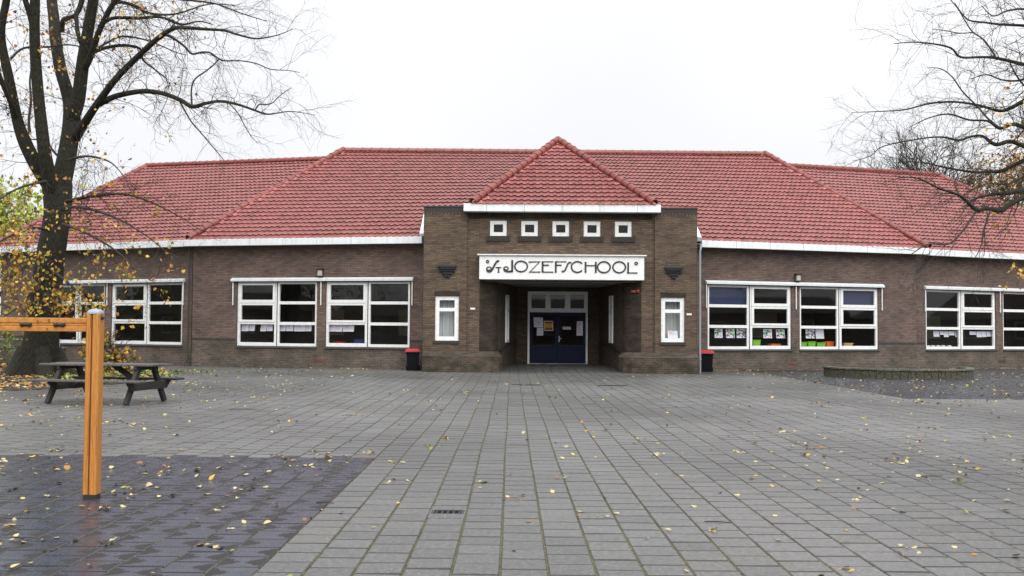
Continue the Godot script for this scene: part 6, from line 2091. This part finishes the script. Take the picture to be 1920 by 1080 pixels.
# ------------------------------------------------------------------ fallen leaves
func fallen_leaves() -> void:
	var r := RandomNumberGenerator.new()
	r.seed = 77
	var spots := []
	var tries := 0
	while spots.size() < 3000 and tries < 60000:
		tries += 1
		var z := -pow(r.randf(), 0.75) * 34.0 - 5.6
		var x := r.randf_range(-1, 1) * (-z * 0.5 + 0.5)
		var d := 0.13
		if x < -5 and z < -14:
			d = 0.55
		if x > 8 and z < -22:
			d = 0.62
		if x < -1.5 and z > -13:
			d = 0.62
		if x > 1.5 and z > -16:
			d = 0.42
		if z < -35.5 and absf(x - 1.8) < 6:
			d = 0.06
		if r.randf() > d or (z < -36.9 and x > -3.2 and x < 6.8) or z < -38.3 - absf(x - 1.8) * 0.16:
			continue
		spots.append(Vector2(x, z))
		if r.randf() < 0.2:   # one leaf stops another
			for q in r.randi_range(1, 4):
				spots.append(Vector2(x + r.randfn(0, 0.09), minf(z + r.randfn(0, 0.09), -5.7)))
	for k in 520:   # swept up along the walls and round the palisades
		var fr: Transform3D = [LIN, RIN, LOUT, ROUT][k % 4]
		var p := fr * Vector3(r.randf_range(0.3, 9.3), 0, 0.06 + absf(r.randfn(0, 0.16)))
		if k % 4 == 0:
			p = fr * Vector3(r.randfn(6.6, 0.7), 0, 0.06 + absf(r.randfn(0, 0.1)))
		if k % 4 == 1:
			p = fr * Vector3(r.randfn(1.4, 0.6), 0, 0.06 + absf(r.randfn(0, 0.12)))
		spots.append(Vector2(p.x, p.z))
	spots.sort_custom(func(a, c): return a.y > c.y)
	var shapes := [leaf_mesh(0.08), leaf_mesh(0.22), leaf_mesh(-0.18)]
	var kinds := ["golden", "yellow", "ochre", "greenish", "pale", "brown", "lime green"]
	var order := [4, 4, 4, 4, 4, 2, 1, 5, 5, 3, 4, 4, 4, 1]
	var made := {}
	var labelled := {}
	var xs := []
	var cs := []
	var n := 0
	for p in spots:
		var kind: int = order[r.randi() % order.size()]
		if r.randf() < 0.02:
			kind = 6
		var s := r.randf_range(0.026, 0.06)
		if r.randf() < 0.06:
			s *= 1.25
		var y := 0.004
		if absf(p.x - 1.8) < 4.0:
			y += ramp_y(p.y)
		var xf := Transform3D(Basis.from_euler(Vector3(r.randfn(0, 0.22), r.randf() * TAU, r.randfn(0, 0.26))).scaled(Vector3(s, s * r.randf_range(0.5, 1.4), s)), Vector3(p.x, y + s * 0.12, p.y))
		var col := leaf_color(kind)
		if kind == 4:
			col = Color(0.44, 0.37, 0.19) * r.randf_range(0.55, 1.1)
		var seen: bool = absf(p.x) < -p.y * 0.475 and p.y < -6.45
		if n < 300 and seen:
			n += 1
			if not made.has(kind):
				made[kind] = mat(leaf_color(kind).linear_to_srgb(), 0.7)
				if kind == 4:
					made[kind] = mat(lin(0.44, 0.37, 0.18), 0.7)
			var px: float = 960.0 + 2000.0 * p.x / -p.y
			var col_name: String = ["far left", "left", "middle", "right", "far right"][clampi(int(px / 384.0), 0, 4)]
			var band: String = "nearest slabs" if p.y > -7.4 else ("near slabs" if p.y > -8.8 else ("slabs beside post" if p.y > -10.2 else "slabs behind post"))
			if is_wet(p.x, p.y):
				band = band.replace("slabs", "dark tiles")
			var text := "%s %s fallen leaf on %s, %s" % ["large" if s > 0.055 else "small", kinds[kind], band, col_name]
			var o := put("fallen_leaf", shapes[r.randi() % 3], made[kind], self, xf)
			tag(o, text, "leaf", "fallen leaves on the foreground paving")
			if not labelled.has(text):
				labelled[text] = []
			labelled[text].append([px, o])
		else:
			xs.append(xf)
			cs.append(col)
	var nth := ["leftmost", "second from left", "third from left", "fourth from left", "fifth from left", "sixth from left", "seventh from left", "eighth from left", "ninth from left", "tenth from left", "eleventh from left", "twelfth from left", "thirteenth from left", "fourteenth from left", "fifteenth from left", "sixteenth from left", "seventeenth from left", "eighteenth from left", "nineteenth from left", "twentieth from left"]
	for text in labelled:   # alike ones are told apart by their order from the left
		var row: Array = labelled[text]
		if row.size() > 1:
			row.sort_custom(func(a, c): return a[0] < c[0])
			for k in mini(row.size(), 20):
				row[k][1].set_meta("label", "%s %s" % [nth[k], text])
	var m := multi("fallen_leaves", shapes[1], mats.litter, xs, cs)
	tag(m, "fallen leaves scattered over the farther paving", "leaves")
	# litter on the soil under the lime tree
	xs = []
	cs = []
	for k in 5200:
		var p := Vector2(r.randf_range(-24, -10), r.randf_range(-43, -24.3))
		if not in_bed(p.x, p.y):
			continue
		var s := r.randf_range(0.06, 0.12)
		xs.append(Transform3D(Basis.from_euler(Vector3(r.randfn(0, 0.3), r.randf() * TAU, r.randfn(0, 0.3))).scaled(Vector3.ONE * s), Vector3(p.x, 0.02 + r.randf() * 0.04, p.y)))
		cs.append(leaf_color([5, 5, 2, 5, 2, 0, 4][r.randi() % 7]))
	tag(multi("leaf_litter", shapes[1], mats.litter, xs, cs), "brown leaf litter on the soil under the lime tree", "leaves")
	# weeds at the edge of the bed
	xs = []
	cs = []
	for k in 900:
		var p := Vector2(r.randfn(-11.6, 0.9), r.randf_range(-35, -28.5))
		var s := r.randf_range(0.04, 0.09)
		xs.append(Transform3D(Basis.from_euler(Vector3(r.randf_range(-0.3, 1.2), r.randf() * TAU, 0)).scaled(Vector3.ONE * s), Vector3(p.x, 0.03 + r.randf() * 0.08, p.y)))
		cs.append(leaf_color([7, 3, 7][r.randi() % 3]))
	tag(multi("weeds", shapes[0], mats.leaf, xs, cs), "low green weeds along the edge of the soil bed", "weeds")
	# dropped twigs
	for e in [[610, 944, 0.16, "thin dark twig lying right of the near drain"], [1345, 980, 0.2, "forked thin twig on the slabs at the right foreground"], [455, 768, 0.5, "long dark twig lying on the left slabs"], [655, 779, 0.24, "short dark twig on the slabs left of the middle"], [1745, 894, 0.3, "dark twig lying on the right slabs"]]:
		var d := cam.basis * Vector3((e[0] - 960.0) / 2000.0, (540.0 - e[1]) / 2000.0, -1.0)
		var p: Vector3 = B_EYE + d * (B_EYE.y / -d.y)
		var b := MB.new()
		var a := r.randf_range(-0.3, 0.3)
		var dir: Vector3 = Vector3(cos(a), 0, sin(a)) * e[2]
		b.tube(PackedVector3Array([-dir * 0.5, Vector3(0, 0.006, 0.012), dir * 0.5]), PackedFloat32Array([0.004, 0.005, 0.003]), 5)
		tag(obj("fallen_twig", b, mats.twig, self, Transform3D(Basis(), p + Vector3(0, 0.006, 0))), e[3], "twig", "twigs on the paving")

func build_things() -> void:
	build_sign()
	litter_bin(-3.56, -38.55, 0.06, "black bin with red lid left of the porch beside the left wing")
	litter_bin(7.16, -39.25, -0.1, "black bin with red lid right of the porch under the downpipe")
	wall_lamp(LIN, 5.34, "square wall lamp above the left wing windows")
	wall_lamp(RIN, 4.28, "square wall lamp above the right wing windows")
	picnic_table()
	climbing_bar()
	palisade_ring()
	build_window_things()
	drain(-0.515, -8.85, 0.27, 0.2, "near square drain grate with dark slots in the foreground slabs")
	drain(0.4, -29.0, 0.8, 0.14, "left of two narrow drain grates before the porch")
	drain(2.75, -29.0, 0.8, 0.14, "right of two narrow drain grates before the porch")
	build_background()
	lime_tree()
	bare_tree()
	fallen_leaves()
